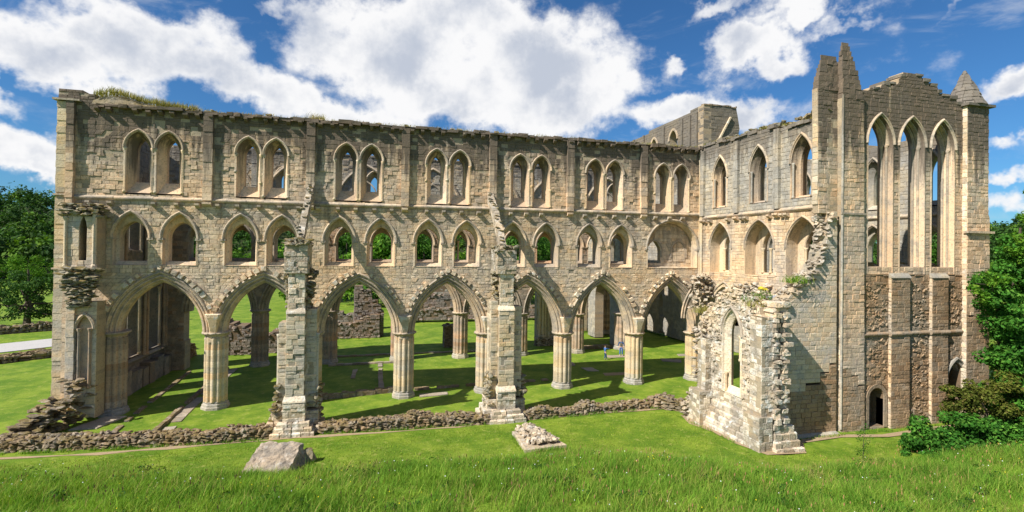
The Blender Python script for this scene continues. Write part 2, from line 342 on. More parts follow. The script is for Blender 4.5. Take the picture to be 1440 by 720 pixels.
def masonry(parent, F, outline, holes, T, mat, mortar, course=.3, length=.58, nparts=300, rough=.03, gap=.011, dep=.16, miss=.0, backs=True, seed=1, name='stone_block', core=True, sunk=.0):
    r = random.Random(seed); vmin = min(p[1] for p in outline); vmax = max(p[1] for p in outline)
    rows = []; v = vmin
    while v < vmax - .05:
        h = course * r.uniform(.68, 1.32); h = min(h, vmax - v); rows.append((v, v + h)); v += h
    cm = MB(); blocks = []
    for (a, b) in rows:
        for (l0, r0, l1, r1) in row_intervals(outline, holes, a, b):
            w = ((r0 - l0) + (r1 - l1)) / 2
            if core:
                jd = .032
                cm.add([F(l0, jd, a), F(r0, jd, a), F(r1, jd, b), F(l1, jd, b), F(l0, T, a), F(r0, T, a), F(r1, T, b), F(l1, T, b)],
                       [(0, 1, 2, 3), (5, 4, 7, 6), (0, 3, 7, 4), (1, 5, 6, 2), (3, 2, 6, 7), (0, 4, 5, 1)])
            # cut the course into blocks
            n = max(1, round(w / (length * r.uniform(.8, 1.25)))); cuts = [0.0]
            for i in range(1, n): cuts.append((i + r.uniform(-.3, .3)) / n)
            cuts.append(1.0)
            for i in range(n):
                if r.random() < miss: continue
                s, t = cuts[i], cuts[i + 1]
                q = (l0 + (r0 - l0) * s + gap / 2, l0 + (r0 - l0) * t - gap / 2, l1 + (r1 - l1) * s + gap / 2, l1 + (r1 - l1) * t - gap / 2)
                if q[1] - q[0] < .03 and q[3] - q[2] < .03: continue
                pr = r.uniform(-rough, rough * .4) + (r.uniform(.05, sunk) if sunk and r.random() < .18 else 0)
                blocks.append((q, a + gap / 2, b - gap / 2, pr, r.randrange(8)))
    # the largest in view become parts of their own
    def size(bk):
        q, a, b, pr, i = bk; c = F((q[0] + q[1]) / 2, 0, (a + b) / 2); d2 = sum((c[j] - CAM[j]) ** 2 for j in range(3))
        return (q[1] - q[0]) * (b - a) / d2
    rect = [bk for bk in blocks if abs(bk[0][0] - bk[0][2]) < .002 and abs(bk[0][1] - bk[0][3]) < .002]
    rect.sort(key=size, reverse=True); single = set(id(x) for x in rect[:nparts])
    pi = winv(parent)
    SV = []; SF = []; nb = 0
    for bk in blocks:
        q, a, b, pr, i = bk
        if id(bk) in single:
            o = bpy.data.objects.new(name, block_mesh(i, mat)); COL.objects.link(o); o.parent = parent
            o.matrix_local = pi @ F.mat(q[0], pr, a, q[1] - q[0], dep, b - a)
        else:
            tv, tf = TPL[i]
            u = (q[0] + (q[2] - q[0]) * tv[:, 2]) * (1 - tv[:, 0]) + (q[1] + (q[3] - q[1]) * tv[:, 2]) * tv[:, 0]
            P = F.o + np.outer(u, F.u) + np.outer(pr + tv[:, 1] * dep, F.d) + np.outer(a + tv[:, 2] * (b - a), F.z)
            SV.append(P); SF.extend([tuple(nb + j for j in f) for f in tf]); nb += len(P)
    if SV:
        m = MB(); m.v = np.vstack(SV).tolist(); m.f = SF; m.build('masonry', mat, parent, kind='stuff')
    if core: cm.build('wall_core', mortar, parent)
    return blocks

# pointed arches -------------------------------------------------------------
def arch_pts(cx, w, h, zs, d=0.0, n=9):
    """from the left springing over the apex to the right one; w half width, h rise, d offset outwards"""
    if h <= w * 1.001: Rr = w; c = 0.0
    else: Rr = (w * w + h * h) / (2 * w); c = Rr - w
    RR = Rr + d; amax = math.acos(max(-1, min(1, c / RR))); right = []
    for i in range(n + 1):
        t = amax * i / n; right.append((cx - c + RR * math.cos(t), zs + RR * math.sin(t)))
    left = [(2 * cx - u, v) for u, v in right]
    return left + right[::-1][1:]
def arch_loop(cx, w, h, zs, z0, d=0.0, n=9, z0d=None):
    a = arch_pts(cx, w, h, zs, d, n); zb = z0 - (d if z0d is None else z0d)
    return [(a[0][0], zb)] + a + [(a[-1][0], zb)]
def sweep_arch(mb, F, cx, w, h, zs, prof, n=10, legs=0.0):
    """a moulding: prof is a list of (outward offset, depth)"""
    loops = []
    for (d, y) in prof:
        a = arch_pts(cx, w, h, zs, d, n)
        if legs: a = [(a[0][0], zs - legs)] + a + [(a[-1][0], zs - legs)]
        loops.append([F(u, y, v) for u, v in a])
    mb.loft(loops, closed=False)
def shaft(mb, F, u, d, z0, z1, r, n=8, cap=True):
    L = [(z0, 1.45), (z0 + .12, 1.45), (z0 + .18, 1.05), (z0 + .2, 1), (z1 - .3, 1), (z1 - .22, 1.05), (z1 - .1, 1.5), (z1, 1.6)] if cap else [(z0, 1), (z1, 1)]
    mb.loft([[F(u + r * k * math.cos(2 * math.pi * i / n), d + r * k * math.sin(2 * math.pi * i / n), z) for i in range(n)] for z, k in L], True, True, True)
def frame_loft(mb, F, loops_d):
    """loops_d: list of (loop, depth)"""
    mb.loft([[F(u, d, v) for u, v in lp] for lp, d in loops_d], True)
def rough_top(u0, u1, z, amp, step=.6, seed=0, f=None):
    r = random.Random(seed); pts = []; u = u0
    while u < u1:
        w = step * r.uniform(.5, 1.5); zz = (f(u) if f else z) + r.uniform(-amp, amp); e = min(u + w, u1)
        pts += [(u, zz), (e, zz)]; u = e
    return pts

# foliage ---------------------------------------------------------------------
def leaf_cloud(centers, radii, counts, size, squash=.8, seed=0, drop=0.0, up=.35):
    g = np.random.default_rng(seed); V = []; F = []; nb = 0
    P = []; Nn = []
    for c, r_, n in zip(centers, radii, counts):
        d = g.normal(size=(n, 3)); d /= np.linalg.norm(d, axis=1)[:, None]
        rad = r_ * (g.uniform(.45, 1.08, n) ** .55)[:, None]
        p = np.array(c) + d * rad * np.array((1, 1, squash)); P.append(p); Nn.append(d)
    P = np.vstack(P); Nn = np.vstack(Nn); n = len(P)
    nrm = Nn + g.normal(size=(n, 3)) * .65 + np.array((0, 0, up)); nrm /= np.linalg.norm(nrm, axis=1)[:, None]
    t = np.cross(nrm, g.normal(size=(n, 3))); t /= np.linalg.norm(t, axis=1)[:, None]; b = np.cross(nrm, t)
    s = (size * g.uniform(.55, 1.3, n))[:, None]
    q = np.stack([P - t * s, P - b * s * .55 + nrm * s * .12, P + t * s, P + b * s * .55 + nrm * s * .12], 1).reshape(-1, 3)
    return q, np.arange(n * 4).reshape(-1, 4)
def blades(P, h, w, lean=.35, seed=0, wind=(.15, .05)):
    """two-segment grass blades rooted at P (n,3)"""
    g = np.random.default_rng(seed); n = len(P); a = g.uniform(0, 2 * math.pi, n); h = h * g.uniform(.45, 1.25, n)
    t = np.stack([np.cos(a), np.sin(a), 0 * a], 1) * (w * g.uniform(.6, 1.4, n))[:, None]
    l = g.normal(size=(n, 2)) * lean * .5 + np.array(wind); L = np.stack([l[:, 0], l[:, 1], 0 * a], 1) * h[:, None]
    up = np.array((0, 0, 1.))[None] * h[:, None]
    q = np.stack([P - t, P + t, P + t * .75 + up * .55 + L * .35, P - t * .75 + up * .55 + L * .35, P + up * .95 + L], 1).reshape(-1, 3)
    i = np.arange(n)[:, None] * 5
    F = np.concatenate([i + np.array([[0, 1, 2]]), i + np.array([[0, 2, 3]]), i + np.array([[3, 2, 4]])], 0); return q, F
# ------------------------------------------------------------------ terrain
def sstep(a, b, x): t = np.clip((x - a) / (b - a), 0, 1); return t * t * (3 - 2 * t)
def terrain(x, y):
    x = np.asarray(x, float); y = np.asarray(y, float)
    k = sstep(8, 21, x); y0 = -12.0 + 2.6 * (1 - sstep(-17, -5, x)) - 1.2 * sstep(-6, 8, x) - 3.1 * k
    z = (.085 * (1 - k) + .012 * k) * np.minimum(np.maximum(0, -7.2 - y), 12)
    z = z + 3.3 * (1 - np.exp(-.30 * np.maximum(0, y0 - y) / 3.3)) * sstep(0, 2.5, y0 - y)
    z = z + .05 * np.sin(x * .7 + y * .4) * sstep(7, 10, -y) + .03 * np.sin(x * 1.9 - y * 1.3) * sstep(7, 10, -y)
    r = np.hypot(x, y + 38); az = np.degrees(np.arctan2(x, y + 38))
    H = 39 - 15 * sstep(20, 62, az) + 5 * np.sin(az * .11) + 3 * np.sin(az * .31 + 1)
    back = sstep(-10, 20, y)
    z = z + back * (-.4 * sstep(58, 80, r) + H * sstep(200, 470, r))
    return z
def tz(x, y): return float(terrain(x, y))
def ground():
    s = np.sinh(np.linspace(-4.4, 4.4, 231)) / math.sinh(4.4); gx = s * 1600 + 5; s2 = np.sinh(np.linspace(-4.4, 4.4, 231)) / math.sinh(4.4); gy = s2 * 1600 - 12
    X, Y = np.meshgrid(gx, gy); Z = terrain(X, Y); n = 231
    V = np.stack([X, Y, Z], 2).reshape(-1, 3); i = np.arange(n * n).reshape(n, n)
    F = np.stack([i[:-1, :-1], i[:-1, 1:], i[1:, 1:], i[1:, :-1]], 2).reshape(-1, 4)
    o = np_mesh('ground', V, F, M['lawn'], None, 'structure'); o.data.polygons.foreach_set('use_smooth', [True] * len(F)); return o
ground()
def sheet(name, pts, mat, lift=.012, kind='structure', n=1):
    m = MB(); c = np.mean(pts, 0); loop = []
    for i in range(len(pts)):
        a, b = np.array(pts[i]), np.array(pts[(i + 1) % len(pts)])
        for t in range(n): loop.append(a + (b - a) * t / n)
    m.loft([[(p[0], p[1], tz(*p) + lift) for p in loop], [(c[0] + (p[0] - c[0]) * .3, c[1] + (p[1] - c[1]) * .3, tz(c[0] + (p[0] - c[0]) * .3, c[1] + (p[1] - c[1]) * .3) + lift + .002) for p in loop]], True, False, True)
    return m.build(name, mat, kind=kind)
def ribbon(name, path, mat, lift, parent=None):
    m = MB(); L = []
    for i, (x, y, w) in enumerate(path):
        a = np.array(path[max(i - 1, 0)][:2]); b = np.array(path[min(i + 1, len(path) - 1)][:2]); t = (b - a) / np.linalg.norm(b - a); nn = np.array((-t[1], t[0])) * w / 2
        L.append([(x + nn[0] * s, y + nn[1] * s, tz(x + nn[0] * s, y + nn[1] * s) + lift) for s in (-1, -.3, .3, 1)])
    m.loft(L, False); return m.build(name, mat, parent, kind='structure')
rd = []
ctl = [(-85, 8, 6.5), (-62, 18, 6.5), (-41, 29, 6.8), (-36, 33.5, 6.5), (-34, 40, 6), (-35, 50, 5.5), (-40, 62, 5.5), (-47, 80, 5.5), (-56, 100, 5.5)]
for i in range(len(ctl) - 1):
    for t in range(5): rd.append(tuple(ctl[i][j] + (ctl[i + 1][j] - ctl[i][j]) * t / 5 for j in range(3)))
ribbon('road', rd, M['tarmac'], .06)
# worn strip of earth in front of the rubble wall
es = [(-24 + i * 1.6, -6.62 - .12 * math.sin(i * .45) - .12 * random.random() + (.35 if i > 18 else 0) + (.9 if i < 6 else 0) * (6 - i) / 6, .42 * random.uniform(.15, 1.2)) for i in range(28)]
ribbon('earth_strip', es, M['gravel'], .03)
ribbon('chapel_earth_strip', [(20.3, -7.8, .6), (19.9, -9.4, .7), (20.2, -11.2, .5), (20.3, -13, .6), (20.7, -14.9, .7), (22.9, -15.05, .5), (24, -13.7, .5), (27, -13.6, .5), (30, -14.2, .5), (34, -13.9, .6), (38, -13.8, .4)], M['gravel'], .03)

# ------------------------------------------------------------------ shared builders
def capz(x): return 4.86 - .029 * x
def strz(x): return 14.34 + .0055 * x
ORDER = [(.74, .10), (.74, -.03), (.66, -.10), (.60, -.08), (.57, .02), (.50, .06), (.44, .00), (.37, .02), (.34, .16), (.27, .22), (.21, .15), (.15, .18), (.11, .32), (.05, .36), (0, .42)]
def order_prof(T): return [(d, y) for d, y in ORDER] + [(d, T - y) for d, y in ORDER[::-1]]
def solve_h(w, d, target):
    lo, hi = w * 1.02, w * 3
    for _ in range(40):
        h = (lo + hi) / 2; Rr = (w * w + h * h) / (2 * w); c = Rr - w
        if math.sqrt((Rr + d) ** 2 - c * c) < target: lo = h
        else: hi = h
    return h
def lobes(r, z, n=84, k=12, amp=.15, cx=0, cy=0, ph=0):
    out = []
    for i in range(n):
        a = 2 * math.pi * i / n; rr = r * (1 - amp + amp * 1.6 * abs(math.cos(k * a / 2 + ph)) ** .6)
        out.append((cx + rr * math.cos(a), cy + rr * math.sin(a), z))
    return out
_dm = {}
def drum_mesh(h, r, mat, v):
    key = (round(h, 3), round(r, 3), mat.name, v)
    if key not in _dm:
        m = MB(); rr = random.Random(v)
        m.loft([lobes(r * .985, 0), lobes(r, .012), lobes(r * rr.uniform(.99, 1.01), h - .012), lobes(r * .985, h)], True, True, True)
        me = bpy.data.meshes.new('drum'); me.from_pydata(m.v, [], m.f); me.materials.append(mat); _dm[key] = me
    return _dm[key]
def pillar(X, Y, zc, label, mat, r=.69, z0=0, group='clustered pillars of the arcades', top=0, cat='pillar', cap=True):
    t = thing('stone_pillar', label, cat, (X, Y, z0), group)
    m = MB(); oc = lambda rr, z: [(X + rr * math.cos(math.pi / 4 * (i + .5)), Y + rr * math.sin(math.pi / 4 * (i + .5)), z) for i in range(8)]
    m.loft([oc(r * 1.30, z0 - .1), oc(r * 1.30, z0 + .16), oc(r * 1.26, z0 + .19), oc(r * 1.22, z0 + .20), oc(r * 1.20, z0 + .34), oc(r * 1.06, z0 + .42), oc(r * 1.11, z0 + .47), oc(r * 1.02, z0 + .53)], True, True, True)
    m.build('pillar_base', M['grey'] if z0 == 0 else mat, t)
    zt = zc - .32; zb = z0 + .5; n = max(3, round((zt - zb) / .40)); h = (zt - zb) / n
    for i in range(n):
        o = bpy.data.objects.new('drum', drum_mesh(h, r, mat, i % 4)); COL.objects.link(o); o.parent = t; o.location = (0, 0, zb + i * h - z0)
    if cap:
        m = MB(); L = [(.95, 0), (1.0, .06), (.97, .1), (.99, .14), (1.16, .26), (1.27, .30), (1.30, .36), (1.27, .41), (1.1, .43)]
        m.loft([lobes(r * k, zt + z, amp=.08 * (1 - z), cx=X, cy=Y) for k, z in L], True, True, True); m.build('capital', M['moulding'], t)
    if top:
        m = MB(); m.loft([lobes(r * (1.0 + .3 * (z / top)), zc + z, amp=.12, cx=X, cy=Y) for z in np.linspace(0, top, 5)], True, False, True); m.build('springer', M['moulding'], t)
    return t
def arch(parent, F, cx, w, zs, apex_out, T, mat, d=.74):
    h = solve_h(w, d, apex_out - zs); m = MB(); sweep_arch(m, F, cx, w, h, zs - .02, order_prof(T), 14)
    m.build('arch_moulding', mat, parent); return h
def window_frame(parent, F, cx, outer, inner, T, mat, d1=.2, d2=.62, hood=None, shafts=(), mid=None, shaft_mat=None, r=.09, shaft_d=.06, imposts=False):
    """outer/inner = (half width, rise, springing, sill)"""
    ow, oh, os_, oz = outer; iw, ih, is_, iz = inner
    Lo = lambda g: arch_loop(cx, ow - g, oh - g, os_, oz + g, n=9)
    Li = lambda g: arch_loop(cx, iw - g, ih - g, is_, iz + g, n=9)
    m = MB(); frame_loft(m, F, [(arch_loop(cx, ow + .12, oh + .14, os_, oz, n=9), -.012), (Lo(0), -.035), (Lo(.03), d1), (Li(-.04), d2), (Li(0), d2 + .06), (Li(0), T - .25), (Li(-.1), T - .02), (Lo(-.2), T + .01)])
    wn = m.build('window', mat, parent)
    if hood:
        m = MB(); sweep_arch(m, F, cx, ow, oh, os_, [(hood * 1.0, .03), (hood * 1.0, -.07), (hood * .7, -.13), (hood * .4, -.12), (hood * .25, -.06), (-.005, -.03)], 9); m.build('hood_mould', M['moulding'], wn)
    for s in shafts:
        q_ = random.random(); za, zb = (oz, os_ + .02) if q_ < .62 else ((oz, oz + (os_ - oz) * random.uniform(.3, .6)) if q_ < .8 else (oz + (os_ - oz) * random.uniform(.3, .6), os_ + .02)); m = MB(); shaft(m, F, cx + s, shaft_d, za, zb, r); m.build('shaft', shaft_mat or M['dressed'], wn, smooth=True)
    if imposts:
        for s in (-1, 1): m = MB(); m.box((cx + s * (ow + .12) - .17, -.09, os_ - .1), (cx + s * (ow + .12) + .17, .3, os_ + .04), F, .01); m.build('impost', M['moulding'], wn)
    return wn
def corbel(parent, F, u, v, s=.28, p=.36, mat=None, name='corbel'):
    m = MB(); j = random.uniform(.85, 1.15); s *= j
    m.loft([[F(u - s * .5, d, v - hh), F(u + s * .5, d, v - hh), F(u + s * .5, d, v), F(u - s * .5, d, v)] for d, hh in ((.1, .30), (-.04, .30), (-p * .6, .24), (-p, .13))], True, False, True)
    m.build(name, mat or M['moulding'], parent)
def pilaster(parent, F, u, v0, v1, w=.56, p=.27, mat=None, name='pilaster', course=.42, seed=0, single=True):
    r = random.Random(seed); m = MB(); v = v0
    while v < v1 - .05:
        h = min(course * r.uniform(.7, 1.3), v1 - v); m.box((u - w / 2 + r.uniform(-.015, .015), -p + r.uniform(-.015, .03), v + .006), (u + w / 2 + r.uniform(-.015, .015), .12, v + h - .006), F, .008); v += h
    return m.build(name, mat or M['ashlar'], parent)
def string_course(parent, F, u0, u1, v, p=.17, mat=None, fz=None, seg=1.1):
    n = max(1, int((u1 - u0) / seg)); 
    for i in range(0, n, 6):
        m = MB()
        for j in range(i, min(n, i + 6)):
            a = u0 + (u1 - u0) * j / n + .004; b = u0 + (u1 - u0) * (j + 1) / n - .004; q = p * random.uniform(.8, 1.1); dz = random.uniform(-.012, .012)
            z = [(fz(x) if fz else v) + dz for x in (a, b)]
            m.loft([[F(u, .1, zz - .14), F(u, -q * .45, zz - .14), F(u, -q, zz - .03), F(u, -q, zz + .04), F(u, -.0, zz + .17), F(u, .1, zz + .17)] for u, zz in ((a, z[0]), (b, z[1]))], True, True, True)
        m.build('string_course', mat or M['moulding'], parent)
def coping(parent, F, u0, u1, v, mat, T=1.0, step=.55, p=.25, hmin=.16, hmax=.30, f=None, skip=.08, seed=0):
    r = random.Random(seed); u = u0
    while u < u1:
        w = step * r.uniform(.6, 1.5); e = min(u + w, u1)
        if r.random() > skip:
            z = (f((u + e) / 2) if f else v) + r.uniform(-.05, .05); m = MB()
            m.box((u + .01, -p * r.uniform(.3, 1.1), z), (e - .01, T * r.uniform(.5, .9), z + r.uniform(hmin, hmax)), F, .03); m.build('coping_stone', mat, parent)
        u = e
def grass_on(parent, F, u0, u1, zf, d0, d1, n, h, mat, seed=0, name='grass_tuft'):
    g = np.random.default_rng(seed); u = g.uniform(u0, u1, n); keep = np.array([noise.noise(Vector((x * .8, seed, 0))) + .25 for x in u]) > g.uniform(-.3, .5, n); u = u[keep]
    d = g.uniform(d0, d1, len(u)); P = np.array([F(a, b, zf(a)) for a, b in zip(u, d)])
    q, f = blades(P, np.full(len(P), h), np.full(len(P), .012), .7, seed); np_mesh(name, q, f, mat, parent, 'stuff')
def rocks_stuff(name, items, mat, parent, nparts=300, part='rubble_stone'):
    """items: (x,y,z,sx,sy,sz,rotz,tmpl)"""
    items = sorted(items, key=lambda t: -t[3] * t[5] / ((t[0] - CAM[0]) ** 2 + (t[1] - CAM[1]) ** 2 + 1))
    pi = winv(parent); SV = []; SF = []; nb = 0
    for i, (x, y, z, sx, sy, sz, rz, k) in enumerate(items):
        mt = Matrix.Translation((x, y, z)) @ Matrix.Rotation(rz, 4, 'Z') @ Matrix.Rotation((k - 5) * .05, 4, 'X') @ Matrix.Diagonal((sx, sy, sz, 1))
        if i < nparts:
            o = bpy.data.objects.new(part, rock_mesh(k, mat)); COL.objects.link(o); o.parent = parent; o.matrix_local = pi @ mt
        else:
            A = np.array(mt); v, f = RTP[k]; SV.append(v @ A[:3, :3].T + A[:3, 3]); SF.extend([tuple(nb + j for j in q) for q in f]); nb += len(v)
    if SV:
        m = MB(); m.v = np.vstack(SV).tolist(); m.f = SF; m.build(name, mat, parent, kind='stuff')
def rubble_wall(name, label, path, thick, hf, mat, size=.34, seed=0, nparts=300, cat='wall', group=None, core=True, z0=None, parent=None):
    """path of (x,y); hf(s) the height along it"""
    r = random.Random(seed); t = parent or thing(name, label, cat, (*path[0], tz(*path[0])), group)
    P = [np.array(p, float) for p in path]; Ls = [np.linalg.norm(b - a) for a, b in zip(P, P[1:])]; tot = sum(Ls)
    def at(s):
        for a, b, l in zip(P, P[1:], Ls):
            if s <= l: d = (b - a) / l; return a + d * s, d
            s -= l
        return P[-1], (P[-1] - P[-2]) / Ls[-1]
    items = []; cm = MB(); s = 0
    if core:
        nseg = max(2, int(tot / .8)); L = []
        for i in range(nseg + 1):
            s = tot * i / nseg; p, d = at(s); nn = np.array((-d[1], d[0])) * (thick / 2 - size * .35); g = tz(*p) if z0 is None else z0; h = max(.08, hf(s) - size * .25)
            L.append([(p[0] - nn[0], p[1] - nn[1], g - .2), (p[0] - nn[0], p[1] - nn[1], g + h), (p[0] + nn[0], p[1] + nn[1], g + h), (p[0] + nn[0], p[1] + nn[1], g - .2)])
        cm.loft(L, True, True, True); cm.build('wall_core', M['mortar_brown'], t)
    for side in (-1, 1):
        s = 0
        while s < tot:
            w = size * r.uniform(.7, 1.7); p, d = at(min(tot, s + w / 2)); nn = np.array((-d[1], d[0])); H = hf(s) ; g = (tz(*p) if z0 is None else z0) - .05; z = 0
            while z < H:
                h = size * r.uniform(.5, .95); off = (thick / 2 - size * .25) * side + r.uniform(-.05, .05); j = r.uniform(-.12, .12)
                q = p + nn * off + d * j
                items.append((q[0], q[1], g + z + h / 2, w * r.uniform(1.0, 1.3), size * r.uniform(.9, 1.3), h * r.uniform(1.0, 1.25), math.atan2(d[1], d[0]) + r.uniform(-.25, .25), r.randrange(10))); z += h * .92
            s += w * .95
    s = 0
    while s < tot:
        p, d = at(s); nn = np.array((-d[1], d[0])); H = hf(s); g = tz(*p) if z0 is None else z0
        for q in range(max(1, int(thick / size))):
            c = p + nn * r.uniform(-thick / 2, thick / 2) * .8; w = size * r.uniform(.7, 1.5)
            items.append((c[0], c[1], g + H + r.uniform(-.08, .06), w, w * r.uniform(.7, 1.1), size * r.uniform(.4, .8), r.uniform(0, 3), r.randrange(10)))
        s += size * .75
    rocks_stuff('rubble', items, mat, t, nparts); return t

# ------------------------------------------------------------------ the great arcade wall
PX = [-17.45, -11.07, -4.9, 1.7, 8.0, 14.5, 21.0, 27.2]
BC = [-14.30, -8.0, -1.62, 4.85, 11.25, 17.7, 24.1]
T_A = 1.35
def arcade_wall(F, label, mats, nparts, zoff=0.0, north=False):
    ash, low, mould = mats
    t = thing('arcade_wall', label, 'wall', F(0, .6, 0), None)
    x0 = -20.2 if not north else -19.6
    top = rough_top(-18.2, 26.9, 20.28, .07, .8, 3 + north); outline = []
    if north: outline = [(x0, 0), (-17.1, 0), (-17.1, 4.6)]
    else: outline = [(x0, 0), (-17.3, 0), (-17.3, 4.6)]
    outline += [(26.88, 4.0)] + top[::-1] + ([(x0, 20.3)] if north else [(-18.2, 21.0), (x0, 21.15)])
    holes = []; arches = []
    for i in range(7):
        a, b = PX[i], PX[i + 1]; cx = BC[i]; w = 2.42 if i < 6 else 2.30
        zs = (capz(a) + capz(b)) / 2; ap = 9.42 - .0065 * cx; h = solve_h(w, .74, ap - zs)
        holes.append(arch_loop(cx, w, h, zs, 3.0, d=.5, n=12)); arches.append((cx, w, h, zs, ap))
    TR = [-16.06, -13.22, -9.49, -6.86, -3.03, -.12, 3.36, 6.29, 9.95, 12.75, 16.45, 19.33]
    if north: TR = [-16.0, -12.8, -8.85, -6.1, -3.35, -.05, 4.0, 7.6, 10.5, 13.4, 17.0, 20.2]
    for u in TR: holes.append(arch_loop(u, 1.0, 1.68, 11.65, 9.82, n=8))
    if not north: holes.append(arch_loop(24.22, 2.4, 2.15, 11.45, 9.82, n=10))
    else: holes += [arch_loop(22.9, 1.0, 1.68, 11.65, 9.82, n=8), arch_loop(25.6, 1.0, 1.68, 11.65, 9.82, n=8)]; TR = TR + [22.9, 25.6]
    CL = []
    for c in [-14.82, -8.22, -1.74, 4.80, 11.37, 17.80, 24.12]: CL += [c - .885, c + .885]
    if north: CL = [-9.1, -.86, 12.2, 24.9]
    for u in CL: holes.append(arch_loop(u, .76, 1.12, 17.62, 14.66, n=8))
    # upper part weathers differently from the lower storeys, so it is laid in two lifts
    def cut(lo, hi):
        e = 1e-3; return [(max(-1e9, u), min(max(v, lo), hi)) for u, v in outline]
    masonry(t, F, cut(14.3, 22), holes, T_A, ash, M['mortar'], .255, .44, nparts // 2, .024, sunk=.09, miss=.004, seed=11 + north, name='stone_block')
    masonry(t, F, cut(0, 14.3), holes, T_A, low, M['mortar'], .25, .42, nparts - nparts // 2, .024, miss=.004, seed=12 + north, name='stone_block')
    for cx, w, h, zs, ap in arches:
        m = MB(); sweep_arch(m, F, cx, w, h, zs - .02, order_prof(T_A), 14); m.build('arch_moulding', mould, t)
    for i, u in enumerate(TR):
        rr = .90 if north else .82
        wf = window_frame(t, F, u, (1.0, 1.66, 11.65, 9.86), (rr, 1.05, 11.72, 10.12), T_A, low, d1=.32, d2=.44, hood=.20, imposts=True)
        if north and i in (0, 3, 7, 11):
            m = MB(); shaft(m, F, u, .7, 10.1, 12.1, .11); m.build('shaft', M['dressed'], wf)
            for s in (-1, 1): m = MB(); sweep_arch(m, F, u + s * .4, .30, .42, 12.05, [(.09, .8), (.09, .6), (0, .58), (0, .82)], 6); m.build('tracery', mould, wf)
    for u in CL:
        wn = window_frame(t, F, u, (.74, 1.10, 17.62, 14.64), (.38, .78, 17.55, 15.42), T_A, ash, hood=.17, shafts=(-.80, .80) if not north else (.8,))
    if not north:
        # the wide arch over the last bay with a blocked inner wall
        wf = window_frame(t, F, 24.22, (2.4, 2.15, 11.45, 9.84), (2.28, 2.02, 11.45, 9.95), T_A, low, d1=.3, d2=.45, hood=.2, imposts=True)
        iw = Frame(F(0, .72, 0), (1, 0, 0), (0, 1, 0))
        hs = [arch_loop(22.85, .62, .75, 11.35, 10.2, n=6), arch_loop(25.25, .62, .75, 11.35, 10.4, n=6)]
        ol = arch_loop(24.22, 2.26, 2.0, 11.45, 9.95, n=10)
        masonry(t, iw, ol, [hs[0]], .5, M['ashlar_low'], M['mortar'], .28, .5, 0, .02, seed=5)
        for c in (22.85, 25.25):
            m = MB(); sweep_arch(m, iw, c, .66, .8, 11.35, [(.14, .02), (.14, -.06), (0, -.04)], 7, .6); m.build('hood_mould', mould, t)
        m = MB(); frame_loft(m, iw, [(hs[1], -.04), (hs[1], .03)]); m.build('niche', M['moulding'], t)
    string_course(t, F, -19.3 if not north else -17.7, 26.8, 0, .17, fz=strz)
    r = random.Random(4)
    for i, u in enumerate([-11.57, -5.05, 1.56, 8.25, 14.7, 21.31]):
        pilaster(t, F, u, strz(u) - .0, 20.15, .58, .27, ash, seed=i); corbel(t, F, u, strz(u) - .12, .5, .34, ash)
    if not north:
        u = -18.4
        while u < 26.6:
            if min(abs(u - p) for p in [-11.57, -5.05, 1.56, 8.25, 14.7, 21.31]) > .55 and r.random() > .08: corbel(t, F, u, strz(u) - .22, .26, .34)
            u += 1.28 * r.uniform(.93, 1.07)
        # corbel table below the coping: the stones throw the slanting shadows
        u = -18.0
        while u < 26.6:
            if r.random() > .12: corbel(t, F, u, 20.12 + r.uniform(-.03, .03), .26, .36, ash, 'table_stone')
            u += .72 * r.uniform(.85, 1.15)
        coping(t, F, -18.1, 26.9, 20.14, ash, 1.1, .62, .42, .14, .28, skip=.06, seed=4)
        # toothing stones left round the arches by the fallen aisle vault
        for cx, w, h, zs, ap in arches:
            pts = arch_pts(cx, w, h, zs, .92, 13)
            for j in range(4, len(pts) - 4):
                if r.random() < .12: continue
                u, v = pts[j]; du = pts[j + 1][0] - pts[j - 1][0]; dv = pts[j + 1][1] - pts[j - 1][1]; an = math.atan2(dv, du); m = MB(); s = r.uniform(.10, .165); p = r.uniform(.14, .30)
                vs = []
                for d in (.1, -p):
                    for a, b in ((-1, -1), (1, -1), (1, 1), (-1, 1)): vs.append(F(u + (a * math.cos(an) - b * math.sin(an)) * s + r.uniform(-.02, .02), d + r.uniform(-.03, .03), v + (a * math.sin(an) + b * math.cos(an)) * s + r.uniform(-.02, .02)))
                m.add(vs, [(0, 1, 2, 3), (4, 7, 6, 5), (0, 4, 5, 1), (1, 5, 6, 2), (2, 6, 7, 3), (3, 7, 4, 0)]); m.build('toothing_stone', M['bleached'] if r.random() < .5 else low, t)
        # springer of the lost vault above each capital
        for x in PX[1:-1]:
            z = capz(x); m = MB(); 
            L = []
            for zz, w_, p in ((z + .02, .20, .10), (z + .35, .26, .2), (z + .8, .34, .30), (z + 1.15, .46, .38), (z + 1.35, .52, .40), (z + 1.4, .5, .30)):
                L.append([F(x + w_ * math.cos(a) , -p * (1 if math.sin(a) > .5 else .4 + .6 * math.sin(a)) , zz) for a in np.linspace(0, math.pi, 9)] + [F(x - w_, .3, zz), F(x + w_, .3, zz)])
            m.loft(L, True, True, True); m.build('vault_springer', M['bleached'], t)
    else:
        coping(t, F, -17.7, 26.9, 20.14, ash, 1.0, .9, .1, .14, .28, skip=.1, seed=8)
        for c in BC:                                  # wall ribs of the lost high vault
            m = MB(); sweep_arch(m, F, c, 2.85, 4.3, 15.0, [(.16, .03), (.16, -.16), (0, -.22), (-.1, -.12), (-.1, .03)], 10, .8); m.build('wall_rib', mould, t)
            m = MB(); sweep_arch(m, F, c, .95, 1.5, 16.2, [(.12, .03), (.12, -.1), (0, -.1), (0, .03)], 7, 1.1); m.build('blind_arch', mould, t)
    return t
